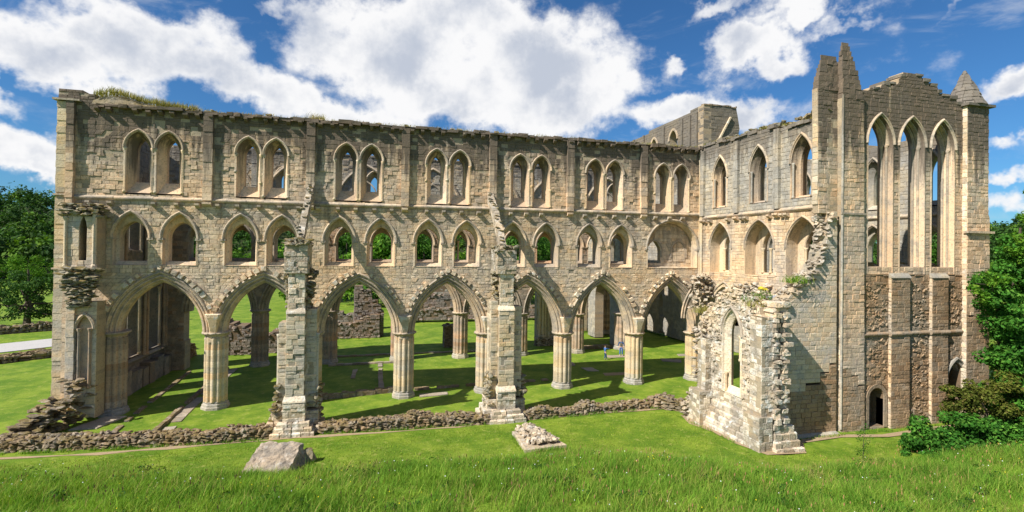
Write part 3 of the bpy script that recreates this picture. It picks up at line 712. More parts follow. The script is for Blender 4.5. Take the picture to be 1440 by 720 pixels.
wA = arcade_wall(FA, 'long three storey limestone arcade wall with seven great pointed arches facing the meadow', (M['ashlar'], M['ashlar_low'], M['moulding']), 300)
F = FA
# left end: corner strip, side face and small cornice
pilaster(wA, F, -19.42, 0.0, 20.6, .42, .28, M['ashlar'], 'corner_buttress', .4, 21)
pilaster(wA, F, -19.93, 0.0, 20.35, .50, .17, M['dressed'], 'corner_buttress', .36, 22)
m = MB(); m.box((-20.36, -.34, 20.36), (-18.9, .6, 20.48), F); m.build('cornice', M['moulding'], wA)
m = MB(); m.box((-20.26, -.26, 9.58), (-19.6, .5, 9.68), F); m.build('cornice', M['moulding'], wA)
m = MB(); m.box((-20.26, -.26, 14.3), (-19.6, .5, 14.4), F); m.build('cornice', M['moulding'], wA)
def ztop(u): return 20.38 + .75 * math.exp(-((u + 17.3) / 1.6) ** 2) + .18 * math.exp(-((u + 14.5) / 2) ** 2) + .12 * max(0, noise.noise(Vector((u * .7, 3, 1))))
m = MB(); us = np.linspace(-18.3, 26.8, 120)
m.loft([[F(u, d, 20.3 + (ztop(u) - 20.36) * k + .03 * noise.noise(Vector((u * 3, d * 3, 0)))) for u in us] for d, k in ((-.18, 0), (.1, .75), (.6, 1), (1.1, .8), (1.34, 0))], False); m.build('turf_cap', M['moss_rubble'], wA)
grass_on(wA, F, -18.3, -12.4, lambda u: ztop(u) - .02, -.15, 1.2, 3400, .42, M['drygrass'], 1)
grass_on(wA, F, -13, 26.8, lambda u: ztop(u) - .02, -.2, 1.2, 5200, .20, M['drygrass'], 2)
grass_on(wA, F, -5.6, -4.2, lambda u: ztop(u) - .02, -.15, 1.2, 500, .5, M['drygrass'], 3)
rocks_stuff('rubble', [(u, .4 + random.uniform(-.3, .6), 20.42 + random.uniform(-.05, .06), random.uniform(.25, .6), .4, random.uniform(.12, .3), random.uniform(0, 3), random.randrange(10)) for u in np.arange(-18.4, 26.6, .5)], M['moss_rubble'], wA, 60, 'coping_stone')

# pillars of the near arcade
PL = ['near clustered pillar between the first and second great arches from the left', 'near clustered pillar behind the left detached buttress', 'near pillar with white-topped springer between the two detached buttresses',
      'near pillar half hidden behind the right detached buttress', 'near pillar just right of the right detached buttress', 'near clustered pillar next to the two visitors']
for x, l in zip(PX[1:-1], PL): pillar(x, .06 + .68, capz(x), l, M['dressed'])
pillar(-17.2, .74, capz(-17.2), 'leftmost half pillar joined to the end of the arcade wall', M['pinkish'], .72)
pillar(26.95, .74, capz(26.95), 'rightmost near pillar next to the ruined chapel wall', M['dressed'], .74)

# ------------------------------------------------------------------ far arcade
FN = Frame((0, 12.9, 0), (1, 0, 0), (0, 1, 0))
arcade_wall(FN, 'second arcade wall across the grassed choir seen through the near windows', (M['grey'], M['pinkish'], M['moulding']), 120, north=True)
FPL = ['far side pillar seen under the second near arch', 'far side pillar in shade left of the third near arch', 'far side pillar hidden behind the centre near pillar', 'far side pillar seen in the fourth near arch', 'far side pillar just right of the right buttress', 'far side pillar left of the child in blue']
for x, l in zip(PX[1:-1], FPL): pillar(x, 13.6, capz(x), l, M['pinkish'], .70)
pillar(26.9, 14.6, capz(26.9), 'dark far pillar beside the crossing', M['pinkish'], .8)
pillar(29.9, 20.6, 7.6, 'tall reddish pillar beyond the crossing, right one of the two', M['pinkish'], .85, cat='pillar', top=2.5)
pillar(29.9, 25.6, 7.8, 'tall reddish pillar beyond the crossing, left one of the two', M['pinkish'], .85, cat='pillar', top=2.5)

# ------------------------------------------------------------------ east end wall
FE = Frame((-18.75, 1.35, 0), (0, 1, 0), (-1, 0, 0))
te = thing('end_wall', 'shaded end wall with tall lancets seen through the leftmost great arch', 'wall', (-19.4, 7, 0))
hs = []; EL = [2.0, 5.75, 9.5]
for u in EL: hs += [arch_loop(u, 1.05, 1.5, 7.6, 2.5, n=7), arch_loop(u, 1.05, 1.8, 14.0, 10.6, n=7)]
masonry(te, FE, [(0, 0), (11.6, 0), (11.6, 19.6), (8, 19.9), (3, 19.2), (0, 20)], hs, 1.3, M['shade_stone'], M['mortar_brown'], .34, .7, 120, .03, seed=31)
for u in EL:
    window_frame(te, FE, u, (1.04, 1.5, 7.6, 2.5), (.70, 1.2, 7.6, 3.1), 1.3, M['shade_stone'], d1=.25, d2=.6, hood=.2, shafts=(-1.1, 1.1), r=.11)
    window_frame(te, FE, u, (1.04, 1.8, 14.0, 10.6), (.74, 1.5, 14.0, 11.0), 1.3, M['shade_stone'], d1=.25, d2=.6, hood=.2, shafts=(-1.1, 1.1), r=.11)
for u in (.15, 3.87, 7.62, 11.3):
    for s in (-.24, 0, .24):
        m = MB(); shaft(m, FE, u + s, -.12 - .1 * (s == 0), 2.3, 9.6, .12); m.build('shaft', M['pinkish'], te)
        m = MB(); shaft(m, FE, u + s, -.12 - .1 * (s == 0), 9.8, 16, .11); m.build('shaft', M['pinkish'], te)
string_course(te, FE, 0, 11.5, 2.2, .28, M['slab'])
m = MB()
for i in range(12):
    a = .3 + i * .95; m.box((a, -.55 - random.random() * .2, 0), (a + .9, .1, 1.5 + random.uniform(-.15, .3)), FE, .04)
m.build('wall_bench', M['shade_stone'], te)
# aisle bay beyond, continuing the end wall towards the north aisle
rubble_wall('rubble_wall', 'low rubble remains of the far aisle end wall at the left', [(-18.9, 14.8), (-19.0, 19.5)], 1.2, lambda s: 2.4 - .3 * s, M['rubble'], .42, 5, 60)

# ------------------------------------------------------------------ stub of the aisle end at the left corner
ts = thing('aisle_end_stub', 'broken aisle stump with slit window and mossy corbelled stones at the left corner', 'wall', (-18.3, -.8, 0))
FS = Frame((0, -1.15, 0), (1, 0, 0), (0, 1, 0))
masonry(ts, FS, [(-19.05, 9.6), (-17.42, 9.6), (-17.42, 12.95), (-19.05, 13.1)], [[(-18.32, 10.15), (-17.93, 10.15), (-17.93, 12.5), (-18.12, 12.8), (-18.32, 12.5)]], 1.15, M['plaster'], M['mortar'], .33, .45, 40, .02, seed=41)
masonry(ts, Frame((-19.06, 0, 0), (0, -1, 0), (1, 0, 0)), [(0.0, 9.6), (1.13, 9.6), (1.13, 13.0), (0.0, 13.0)], [], .3, M['dressed'], M['mortar'], .33, .45, 20, .02, seed=42)
m = MB(); shaft(m, FS, -19.02, -.03, 9.75, 12.9, .10); m.build('shaft', M['dressed'], ts, smooth=True)
m = MB(); shaft(m, FS, -17.5, -.03, 9.75, 13.4, .12); m.build('shaft', M['plaster'], ts)
masonry(ts, FS, [(-18.95, 1.2), (-17.3, .3), (-17.3, 7.6), (-18.95, 7.5)], [arch_loop(-17.95, .42, .8, 5.9, 2.2, n=6)], 1.1, M['plaster'], M['mortar'], .34, .5, 60, .02, seed=43)
masonry(ts, Frame((-18.96, 0, 0), (0, -1, 0), (1, 0, 0)), [(0.0, .5), (1.13, 1.2), (1.13, 7.5), (0.0, 7.5)], [], .3, M['dressed'], M['mortar'], .33, .45, 30, .02, seed=44)
m = MB(); m.box((-18.4, .28, 2.0), (-17.5, .5, 6.8), FS); m.build('niche_back', M['plaster'], ts)
pilaster(ts, FS, -18.62, 1.6, 7.3, .42, .2, M['plaster'], seed=3)
for u in (-18.2, -17.62):
    m = MB(); shaft(m, FS, u, -.05, 2.2, 5.95, .09); m.build('shaft', M['pinkish'], ts)
m = MB(); sweep_arch(m, FS, -17.92, .40, .8, 5.9, [(.2, .02), (.2, -.12), (.1, -.16), (0, -.05)], 7); m.build('hood_mould', M['moulding'], ts)
it = []; r = random.Random(6)
for i in range(190):                                            # corbelled, mossy broken vault stones
    z = r.uniform(7.3, 9.75); k = (z - 7.3) / 2.4; hw = .42 + .62 * k; it.append((-18.22 + r.uniform(-hw, hw) * 1.05 + .1 * k, -1.15 - .28 * k + r.uniform(-.22, .25), z, r.uniform(.35, .75), r.uniform(.35, .6), r.uniform(.12, .22), r.uniform(-.3, .3), r.randrange(10)))
for i in range(110):
    z = r.uniform(12.9, 13.75); it.append((-18.3 + r.uniform(-.95, .95), -.9 + r.uniform(-.5, .8), z, r.uniform(.3, .65), r.uniform(.35, .6), r.uniform(.12, .24), r.uniform(-.3, .3), r.randrange(10)))
rocks_stuff('rubble', it, M['moss_rubble'], ts, 200)
it = []
for i in range(420):                                            # rubble tail sliding down to the foundation wall
    k = r.random() ** .8; x = -18.1 - 2.9 * k + r.uniform(-.5, .9) * (1 - k * .5); y = -1.1 - 3.4 * k + r.uniform(-.7, .6); hmax = max(.15, 3.4 * (1 - k) ** 1.5 - max(0, x + 17.6) * 1.0)
    it.append((x, y, r.uniform(0, hmax), r.uniform(.3, .75), r.uniform(.35, .6), r.uniform(.14, .28), r.uniform(-.4, .4), r.randrange(10)))
rocks_stuff('rubble', it, M['rubble'], ts, 100)
# ledge line between them
r = random.Random(8)
# ------------------------------------------------------------------ transept side wall (faces the left)
FB = Frame((26.95, .0, 0), (0, -1, 0), (1, 0, 0))
tb = thing('transept_wall', 'pale grey transept wall with three single lancets above three deep arches', 'wall', (27.6, -6, 0))
BTOP = [(12.75, 19.7), (12.0, 19.86), (10.7, 19.9), (9.8, 19.75), (9.1, 20.07), (7.1, 20.24), (5.6, 20.26), (4.0, 20.21), (2.1, 20.4), (0.0, 20.4)]
hs = []; BC_ = [(2.5, .82), (6.85, .86), (10.8, .86)]; BT_ = [(2.62, 1.30), (6.98, 1.42), (10.92, 1.36)]
for u, w in BC_: hs.append(arch_loop(u, w, 1.75, 17.35, 14.95, n=8))
for u, w in BT_: hs.append(arch_loop(u, w, 2.05, 11.55, 9.5, n=8))
hs += [arch_loop(3.1, 2.2, 3.4, 5.1, -.1, n=10), arch_loop(9.3, 2.3, 3.4, 5.0, -.1, n=10)]
def lift(ol, lo, hi): return [(u, min(max(v, lo), hi)) for u, v in ol]
OB = [(0, 0), (12.75, 0)] + BTOP
masonry(tb, FB, lift(OB, 14.2, 30), hs, 1.3, M['grey'], M['mortar'], .28, .5, 170, .025, seed=51)
masonry(tb, FB, lift(OB, 0, 14.2), hs, 1.3, M['ashlar_low'], M['mortar'], .26, .42, 130, .03, seed=52)
for u, w in BC_: window_frame(tb, FB, u, (w, 1.75, 17.35, 14.95), (.66, 1.5, 17.25, 15.15), 1.0, M['ashlar'], d1=.12, d2=.5, hood=.20, shafts=(-w + .1, w - .1), r=.07, shaft_mat=M['grey'])
for u, w in BT_:
    wf = window_frame(tb, FB, u, (w, 2.05, 11.55, 9.5), (.78, 1.35, 11.5, 9.75), 1.5, M['ashlar_low'], d1=.9, d2=.95, hood=.16)
    for s in (-.72, .05, .72):
        m = MB(); shaft(m, FB, u + s, 1.0, 9.7, 11.6, .09); m.build('shaft', M['dressed'], wf, smooth=True)
for u, w in ((3.1, 2.2), (9.3, 2.3)):
    m = MB(); sweep_arch(m, FB, u, w - .45, 3.0, 5.1, order_prof(1.3), 10); m.build('arch_moulding', M['moulding'], tb)
string_course(tb, FB, 0.05, 12.7, 14.2, .17)
for u in (.35, 4.6, 8.75): pilaster(tb, FB, u, 14.35, 20.0, .5, .24, M['grey'], seed=int(u * 7)); corbel(tb, FB, u, 14.05, .42, .32, M['ashlar'])
for u in (.85, 1.45, 3.7, 5.3, 5.75, 8.1, 9.3, 9.7, 12.1): corbel(tb, FB, u, 14.0, .30, .34)
m = MB()
for u in (-.02, .22): shaft(m, FB, u, -.1, 4.2, 20.0, .11, cap=False)
m.build('shaft', M['dressed'], tb)
def bt(u): return float(np.interp(u, [0, 2.1, 4, 5.6, 7.1, 9.1, 9.8, 10.7, 12, 12.8], [20.4, 20.4, 20.2, 20.25, 20.25, 20.05, 19.8, 19.9, 19.9, 19.75]))
coping(tb, FB, 0, 12.7, 20, M['grey'], 1.2, .5, .22, .12, .3, f=lambda u: bt(u) - .05, skip=.1, seed=3)
it = []; r = random.Random(9)
for i in range(210):
    u = r.uniform(.2, 12.7); d = r.uniform(.1, 1.2); p = FB(u, d, bt(u) + .1 + r.uniform(0, .30 + .25 * (u > 9.5))); it.append((*p, r.uniform(.25, .5), r.uniform(.25, .5), r.uniform(.14, .28), r.uniform(0, 3), r.randrange(10)))
rocks_stuff('rubble', it, M['moss_rubble'], tb, 130)
grass_on(tb, FB, 0, 12.6, lambda u: bt(u) + .15, -.05, 1.2, 3500, .22, M['drygrass'], 5)
# ragged stump of vaulting where the wall meets the tall corner buttress
it = []
for i in range(80):
    z = r.uniform(9.2, 13.7); it.append((26.7 - r.uniform(-.2, .25), -12.35 + r.uniform(-.3, .15) * 1.0, z, r.uniform(.25, .45), r.uniform(.25, .5), r.uniform(.16, .3), r.uniform(-.3, .3), r.randrange(10)))
rocks_stuff('rubble', it, M['rubble_pale'], tb, 80)

# opposite (west) transept wall and the north transept
def plain_lancet_wall(name, label, F, U, V, cl, tri, mat, T=1.2, nparts=60, seed=0, top=None, arcs=()):
    t = thing(name, label, 'wall', F(U[0], .6, 0)); hs = [arch_loop(u, .85, 1.7, 17.3, 14.9, n=7) for u in cl] + [arch_loop(u, 1.2, 1.9, 11.6, 9.6, n=7) for u in tri] + [arch_loop(u, w, w * 1.45, zs, -.1, n=9) for u, w, zs in arcs]
    ol = [(U[0], 0), (U[1], 0)] + (top or rough_top(U[0], U[1], V, .12, .8, seed)[::-1])
    masonry(t, F, ol, hs, T, mat, M['mortar'], .36, .7, nparts, .025, seed=seed)
    for u in cl: window_frame(t, F, u, (.84, 1.7, 17.3, 14.9), (.5, 1.35, 17.2, 15.3), T, mat, d1=.15, d2=.6, hood=.2)
    for u in tri: window_frame(t, F, u, (1.19, 1.9, 11.6, 9.6), (.85, 1.4, 11.6, 9.9), T, mat, d1=.3, d2=.4, hood=.2)
    string_course(t, F, U[0], U[1], 14.2, .16)
    return t
FW = Frame((38.9, 0, 0), (0, -1, 0), (1, 0, 0))
plain_lancet_wall('transept_wall', 'far transept wall with lancets glimpsed through the three tall gable lancets', FW, (-11.6, 11.4), 20.2, (-8.5, -4.2, -.9, 2.6, 5.95, 10.3), (-8.5, -4.2, -.9, 2.6, 5.95, 10.3), M['grey'], nparts=120, seed=61, arcs=((-6, 2.3, 5), (1, 2.3, 5), (8, 2.2, 5)))
FNE = Frame((26.95, 0, 0), (0, -1, 0), (1, 0, 0))
plain_lancet_wall('transept_wall', 'inner transept wall hidden for the most part behind the far arcade', FNE, (-28, -15.3), 19.8, (-18, -22, -26), (-18, -22, -26), M['grey'], nparts=20, seed=62, arcs=((-20, 2.2, 5), (-26, 1.6, 5)))
# high ruined block rising behind the corner
tt = thing('ruined_tower', 'high ruined stone block with raking stair line rising behind the wall corner', 'tower', (39.4, 20, 0))
FT1 = Frame((37.1, 0, 0), (0, -1, 0), (1, 0, 0)); FT2 = Frame((0, 14.0, 0), (1, 0, 0), (0, 1, 0))
hs = [arch_loop(-20.4, .85, 1.3, 26.1, 24.2, n=6), arch_loop(-25.2, .7, 1.1, 26.2, 24.6, n=6), [(-23.4, .2), (-23.4, 0), (-22, 0), (-22, .2)], arch_loop(-23.0, .45, .7, 4.6, 2.4, n=6), arch_loop(-30.5, .5, .8, 5, 2.5, n=5)]
masonry(tt, FT1, [(-38.5, 0), (-14.0, 0), (-14.0, 29.05), (-17, 28.9), (-20, 28.8), (-24, 28.7), (-29, 28.5), (-33, 28.4), (-38.5, 28.0)], hs, 1.1, M['grey'], M['mortar'], .40, .8, 140, .03, seed=63)
for u, w, h, zs, z0 in ((-20.4, .85, 1.3, 26.1, 24.2), (-25.2, .7, 1.1, 26.2, 24.6)):
    m = MB(); sweep_arch(m, FT1, u, w, h, zs, [(.25, .02), (.25, -.16), (0, -.1), (0, .1)], 7); m.build('hood_mould', M['moulding'], tt)
for u in (-15.2, -16.6, -18.3, -22.6, -28, -31): pilaster(tt, FT1, u, 20, 28.4, .3, .22, M['grey'], 'vault_shaft', .5, int(-u))
hs = []
masonry(tt, FT2, [(37.1, 0), (42.1, 0), (41.9, 12), (42.3, 22), (41.8, 24.5), (42.2, 26.5), (41.7, 28.9), (37.1, 29.05)], hs, 1.1, M['grey'], M['mortar'], .40, .8, 60, .03, seed=64)
m = MB(); m.loft([[FT2(a, d, b) for a, b in ((38.2, 23.4), (38.4, 23.4), (40.9, 27.8), (40.7, 27.8))] for d in (.1, -.25)], True, True, True); m.build('raking_ledge', M['bleached'], tt)
m = MB(); m.loft([[FT2(a, d, b) for a, b in ((38.4, 24.3), (42.0, 25.4), (42.0, 25.55), (38.4, 24.5))] for d in (.1, -.2)], True, True, True); m.build('raking_ledge', M['grey'], tt)
coping(tt, FT2, 37.1, 41.7, 29, M['rubble'], 1.0, .5, .1, .1, .2, seed=6)
m = MB(); m.box((41.9, 0, 0), (43, 14, 24), FT2); 
# ------------------------------------------------------------------ tall corner turret + gable wall
tg = thing('gable_wall', 'tall end gable with three great open lancets and a stepped ragged top', 'wall', (34, -12.3, 0))
FC = Frame((0, -12.95, 0), (1, 0, 0), (0, 1, 0))
CT = [(38.5, 21.4), (38.3, 21.4), (37.6, 21.5), (37.6, 21.85), (37.0, 21.85), (37.0, 21.95), (36.3, 21.95), (36.3, 22.2), (35.9, 22.2), (35.9, 22.5), (35.1, 22.5), (35.1, 22.8), (34.5, 22.8), (34.5, 23.1), (33.8, 23.1), (33.8, 23.2), (32.9, 23.15), (32.8, 22.8), (32.5, 22.8), (32.5, 22.4), (31.8, 22.3), (31.1, 22.25), (30.9, 21.9), (30.2, 21.9), (29.9, 21.6), (29.2, 21.6)]
LC = [(30.98, 1.02, 20.3), (33.66, 1.06, 20.35), (36.35, 1.02, 20.15)]
hs = [arch_loop(u, w, 1.85, 18.35, 10.35, n=9) for u, w, a in LC]
OC = [(29.2, 9.9), (38.5, 9.9)] + CT
masonry(tg, FC, OC, hs, 1.0, M['ashlar'], M['mortar'], .27, .48, 190, .022, seed=71)
for u, w, a in LC:
    wf = window_frame(tg, FC, u, (w, 1.85, 18.35, 9.95), (.86, 1.62, 18.35, 10.4), 1.0, M['ashlar'], d1=.3, d2=.6, hood=.18)
    for s in (-1, 1):
        for dd, k in ((.36, .93), (.62, .82)):
            m = MB(); shaft(m, FC, u + s * (w * k), dd, 10.2, 18.4, .075); m.build('shaft', M['moulding'], wf)
    m = MB(); sweep_arch(m, FC, u, w - .1, 1.75, 18.35, [(.12, .28), (.12, .2), (0, .2), (0, .5), (-.08, .5), (-.08, .75)], 9); m.build('arch_moulding', M['moulding'], wf)
    m = MB(); m.loft([[FC(u - w, .1, 10.05), FC(u + w, .1, 10.05), FC(u + w, 1.3, 10.7), FC(u - w, 1.3, 10.7)], [FC(u - w, .1, 9.6), FC(u + w, .1, 9.6), FC(u + w, 1.3, 9.6), FC(u - w, 1.3, 9.6)]], True, True, True); m.build('window_sill', M['moss_rubble'], wf)
# lower storey of brown sandstone
hs = [arch_loop(30.76, .62, .64, 2.05, .1, n=6), arch_loop(37.62, .85, 1.45, 2.6, 0, n=8)]
masonry(tg, FC, [(29.2, 0), (38.5, 0), (38.5, 9.9), (29.2, 9.9)], hs, 1.45, M['brown'], M['mortar_brown'], .27, .42, 80, .05, seed=72)
for a, b in ((31.72, 33.28), (35.2, 36.62)):
    fb = Frame((0, -13.17, 0), (1, 0, 0), (0, 1, 0))
    masonry(tg, fb, [(a, 0), (b, 0), (b, 9.75), (a, 9.75)], [], .55, M['brown'], M['mortar_brown'], .27, .48, 20, .02, seed=int(a))
    masonry(tg, Frame((a - .01, -13.17, 0), (0, -1, 0), (1, 0, 0)), [(-.22, 0), (-.02, 0), (-.02, 9.75), (-.22, 9.75)], [], .2, M['ashlar_low'], M['mortar'], .27, .5, 10, .01, seed=int(a) + 1)  # left return in paler stone, its sunlit brightness put into the colour
    m = MB(); m.loft([[(a - .04, -13.23, 9.72), (b + .04, -13.23, 9.72), (b + .04, -13, 9.72), (a - .04, -13, 9.72)], [(a - .04, -13.18, 9.82), (b + .04, -13.18, 9.82), (b + .04, -12.98, 10.02), (a - .04, -12.98, 10.02)]], True, True, True); m.build('weathering', M['grey'], tg)
    string_course(tg, fb, a - .1, b + .1, 6.1, .1, M['brown'], seg=.8)
for a, b in ((29.3, 31.7), (33.3, 35.18), (36.65, 38.3)): string_course(tg, FC, a, b, 6.1, .14, M['brown'], seg=.8)
r = random.Random(12); it = []
for a, b, z0, z1, n in ((29.9, 31.6, 6.4, 9.4, 130), (33.4, 35.1, 6.4, 9.4, 140), (36.7, 38.2, 6.4, 9.3, 110), (33.4, 35.1, .2, 6.0, 240), (30.1, 31.6, 3.4, 6.0, 90)):
    for i in range(n): it.append((r.uniform(a, b), -12.88 + r.uniform(-.03, .03), r.uniform(z0, z1), r.uniform(.18, .42), .24, r.uniform(.12, .24), r.uniform(-.15, .15), r.randrange(10)))
rocks_stuff('rubble', it, M['brown'], tg, 110)
m = MB(); sweep_arch(m, FC, 30.76, .62, .64, 2.05, [(.22, .02), (.22, -.07), (0, -.05), (0, .5)], 6, 1.9); m.build('door_arch', M['brown'], tg)
m = MB(); sweep_arch(m, FC, 37.62, .85, 1.45, 2.6, [(.30, .02), (.30, -.12), (.2, -.16), (.12, -.06), (0, -.06), (0, .2), (-.12, .2), (-.12, .5)], 8, 2.5); m.build('door_arch', M['grey'], tg)
m = MB(); m.box((29.9, .9, 0), (31.6, 1.0, 3), FC); m.box((36.6, 1.0, 0), (38.5, 1.1, 4.4), FC); m.build('inner_blocking', M['shade_stone'], tg)
coping(tg, FC, 29.3, 38.4, 22, M['grey'], 1.3, .5, .06, .1, .26, f=lambda u: float(np.interp(u, [p[0] for p in CT[::-1]], [p[1] for p in CT[::-1]])) - .03, skip=.25, seed=7)
it = [(r.uniform(29.5, 38.4),) for _ in range(1)]

# corner turret: recessed left face + projecting right face, each with a steep gablet
tk = thing('corner_turret', 'tall twin buttress turret with two pointed tops where plaster wall meets gable', 'turret', (28, -12.6, 0))
FK1 = Frame((0, -12.75, 0), (1, 0, 0), (0, 1, 0)); FK2 = Frame((0, -13.12, 0), (1, 0, 0), (0, 1, 0))
masonry(tk, FK1, [(26.32, 13.75), (27.75, 13.75), (27.75, 21.6), (26.2, 21.6)], [], .45, M['ashlar'], M['mortar'], .27, .42, 100, .03, seed=81)
masonry(tk, Frame((26.24, 0, 0), (0, -1, 0), (1, 0, 0)), [(12.32, 14.3), (12.73, 14.3), (12.73, 21.6), (12.32, 21.6)], [], .3, M['dressed'], M['mortar'], .34, .5, 30, .02, seed=82)
masonry(tk, FK2, [(27.92, 0), (29.66, 0), (29.62, 3.0), (29.1, 3.0), (29.1, 3.5), (28.6, 3.5), (28.6, 4.1), (27.88, 4.1)], [], 1.9, M['brown'], M['mortar_brown'], .26, .4, 20, .02, seed=87)
masonry(tk, FK2, [(27.88, 4.1), (28.6, 4.1), (28.6, 3.5), (29.1, 3.5), (29.1, 3.0), (29.62, 3.0), (29.44, 21.0), (27.72, 21.0)], [], 1.9, M['ashlar'], M['mortar'], .27, .42, 150, .022, seed=83)
masonry(tk, Frame((27.86, 0, 0), (0, -1, 0), (1, 0, 0)), [(12.7, 0), (13.10, 0), (13.10, 21.0), (12.7, 21.0)], [], .2, M['bleached'], M['mortar'], .32, .5, 40, .012, seed=84)  # sunlit left side of the buttress, painted brighter by a paler stone
for u in (27.76,):
    m = MB(); shaft(m, FK2, u + .02, .02, 0.3, 21.2, .07, cap=False); m.build('shaft', M['grey'], tk)
def gablet(parent, x0, x1, y0, y1, z0, px, px1, py, z1, mat, seed):
    """a ragged four-sided spirelet laid in courses"""
    r = random.Random(seed); m = MB(); z = z0
    while z < z1 - .12:
        h = min(r.uniform(.24, .34), z1 - z); k = (z - z0) / (z1 - z0); k2 = min(1, k + .0); 
        a0 = x0 + (px - x0) * k2; a1 = x1 + (px1 - x1) * k2; b0 = y0 + (py - y0) * k2; b1 = y1 + (py - y1) * k2; e = lambda: r.uniform(-.05, .05)
        n = max(1, round((a1 - a0) / .5)); cuts = [a0 + e()] + [a0 + (a1 - a0) * (i + r.uniform(-.2, .2)) / n for i in range(1, n)] + [a1 + e()]
        for c0, c1 in zip(cuts, cuts[1:]):
            mm = MB(); mm.box((c0 + .008, b0 + r.uniform(-.03, .03), z + .006), (c1 - .008, b1, z + h - .006), None, .018); mm.build('stone_block', mat, parent)
        z += h
gablet(tk, 26.2, 27.95, -12.78, -12.3, 21.5, 26.62, 27.72, -12.6, 23.8, M['ashlar'], 1)
gablet(tk, 27.70, 29.44, -13.14, -12.2, 21.0, 27.9, 28.38, -12.85, 24.6, M['ashlar'], 2)
m = MB(); m.box((27.68, -13.17, 13.7), (29.6, -13.07, 13.82)); m.build('string_course', M['moulding'], tk)
# right turret with a stone cone
tr = thing('corner_turret', 'slim square turret with stone cone cap at the right end of the gable', 'turret', (39.4, -12.3, 0))
FR = Frame((0, -13.25, 0), (1, 0, 0), (0, 1, 0))
masonry(tr, FR, [(38.15, 0), (40.25, 0), (40.25, 9.4), (39.4, 9.4), (39.4, 8.6), (38.8, 8.6), (38.8, 7.2), (38.15, 7.2)], [], 1.9, M['brown'], M['mortar_brown'], .27, .45, 40, .022, seed=88)
masonry(tr, FR, [(38.15, 7.2), (38.8, 7.2), (38.8, 8.6), (39.4, 8.6), (39.4, 9.4), (40.25, 9.4), (40.25, 14.0), (40.12, 14.05), (40.12, 21.4), (38.15, 21.4)], [], 1.9, M['ashlar'], M['mortar'], .28, .46, 110, .022, seed=85)
masonry(tr, Frame((38.13, 0, 0), (0, -1, 0), (1, 0, 0)), [(12.9, 0), (13.23, 0), (13.23, 21.4), (12.9, 21.4)], [], .2, M['bleached'], M['mortar'], .34, .5, 15, .012, seed=86)
m = MB(); m.box((38.0, -13.42, 12.75), (40.45, -13.1, 12.9)); m.build('string_course', M['moulding'], tr)
m = MB(); m.box((37.95, -13.45, 21.38), (40.45, -11.3, 21.55)); m.build('cornice', M['grey'], tr)
r = random.Random(3); z = 21.55; m = MB()
while z < 23.95:
    k = (z - 21.55) / 2.6; rr = 1.14 * (1 - k) ** .92 + .06; h = .26; n = max(5, int(12 * (1 - k)) + 3)
    for i in range(n):
        a0 = 2 * math.pi * (i + (int(z * 4) % 2) * .5) / n; a1 = a0 + 2 * math.pi / n * .96; q = rr * r.uniform(.96, 1.04); q2 = max(.03, q - .12)
        mm = MB(); cx, cy = 39.2, -12.35
        mm.loft([[(cx, cy, z + .005), (cx + q * math.cos(a0), cy + q * math.sin(a0), z + .005), (cx + q * math.cos(a1), cy + q * math.sin(a1), z + .005)],
                 [(cx, cy, z + h - .01), (cx + q2 * math.cos(a0), cy + q2 * math.sin(a0), z + h - .01), (cx + q2 * math.cos(a1), cy + q2 * math.sin(a1), z + h - .01)]], True, True, True)
        mm.build('stone_block', M['grey'], tr)
    z += h

# ------------------------------------------------------------------ plastered end of the aisle
tp = thing('aisle_end_wall', 'grey stained wall with a diagonal broken top left of the tall turret', 'wall', (25, -12.6, 0))
FP = Frame((0, -13.0, 0), (1, 0, 0), (0, 1, 0))
OP = [(22.3, 0), (27.52, 0), (27.52, 13.9), (27.3, 13.9), (27.0, 13.3), (26.75, 12.6), (26.7, 11.9), (26.35, 11.3), (26.3, 10.7), (25.9, 10.5), (25.6, 9.9), (25.1, 9.8), (24.9, 9.4), (24.3, 9.1), (23.9, 8.5), (23.4, 8.2), (23.0, 7.9), (22.3, 7.8)]
masonry(tp, FP, OP, [[(23.9, -1), (27.6, -1), (27.6, 4.3), (27.0, 4.3), (27.0, 3.8), (26.3, 3.8), (26.3, 3.2), (25.2, 3.2), (25.2, 2.7), (23.9, 2.7)]], 1.0, M['plaster'], M['mortar'], .27, .46, 200, .012, seed=91)
masonry(tp, FP, [(23.7, -.1), (27.52, -.1), (27.52, 4.3), (27.0, 4.3), (27.0, 3.8), (26.3, 3.8), (26.3, 3.2), (25.2, 3.2), (25.2, 2.7), (23.7, 2.7)], [], 1.0, M['brown'], M['mortar_brown'], .24, .40, 100, .035, seed=92)
it = []; r = random.Random(13)
bx = [p[0] for p in OP[3:]][::-1]; bz = [p[1] for p in OP[3:]][::-1]
for i in range(260):
    x = r.uniform(22.6, 27.3); z = float(np.interp(x, bx, bz)) - r.uniform(-.22, .55); it.append((x, -12.9 + r.uniform(-.2, .7), z, r.uniform(.22, .5), r.uniform(.25, .5), r.uniform(.14, .3), r.uniform(-.3, .3), r.randrange(10)))
rocks_stuff('rubble', it, M['rubble_pale'], tp, 160)
m = MB(); m.loft([[(22.9, -13.35, -.1), (27.5, -13.35, -.1), (27.5, -13.0, .0), (22.9, -13.0, .0)], [(22.9, -13.3, .12), (27.5, -13.3, .12), (27.5, -13.0, .2), (22.9, -13.0, .2)]], True, True, True); m.build('plinth', M['grey'], tp)

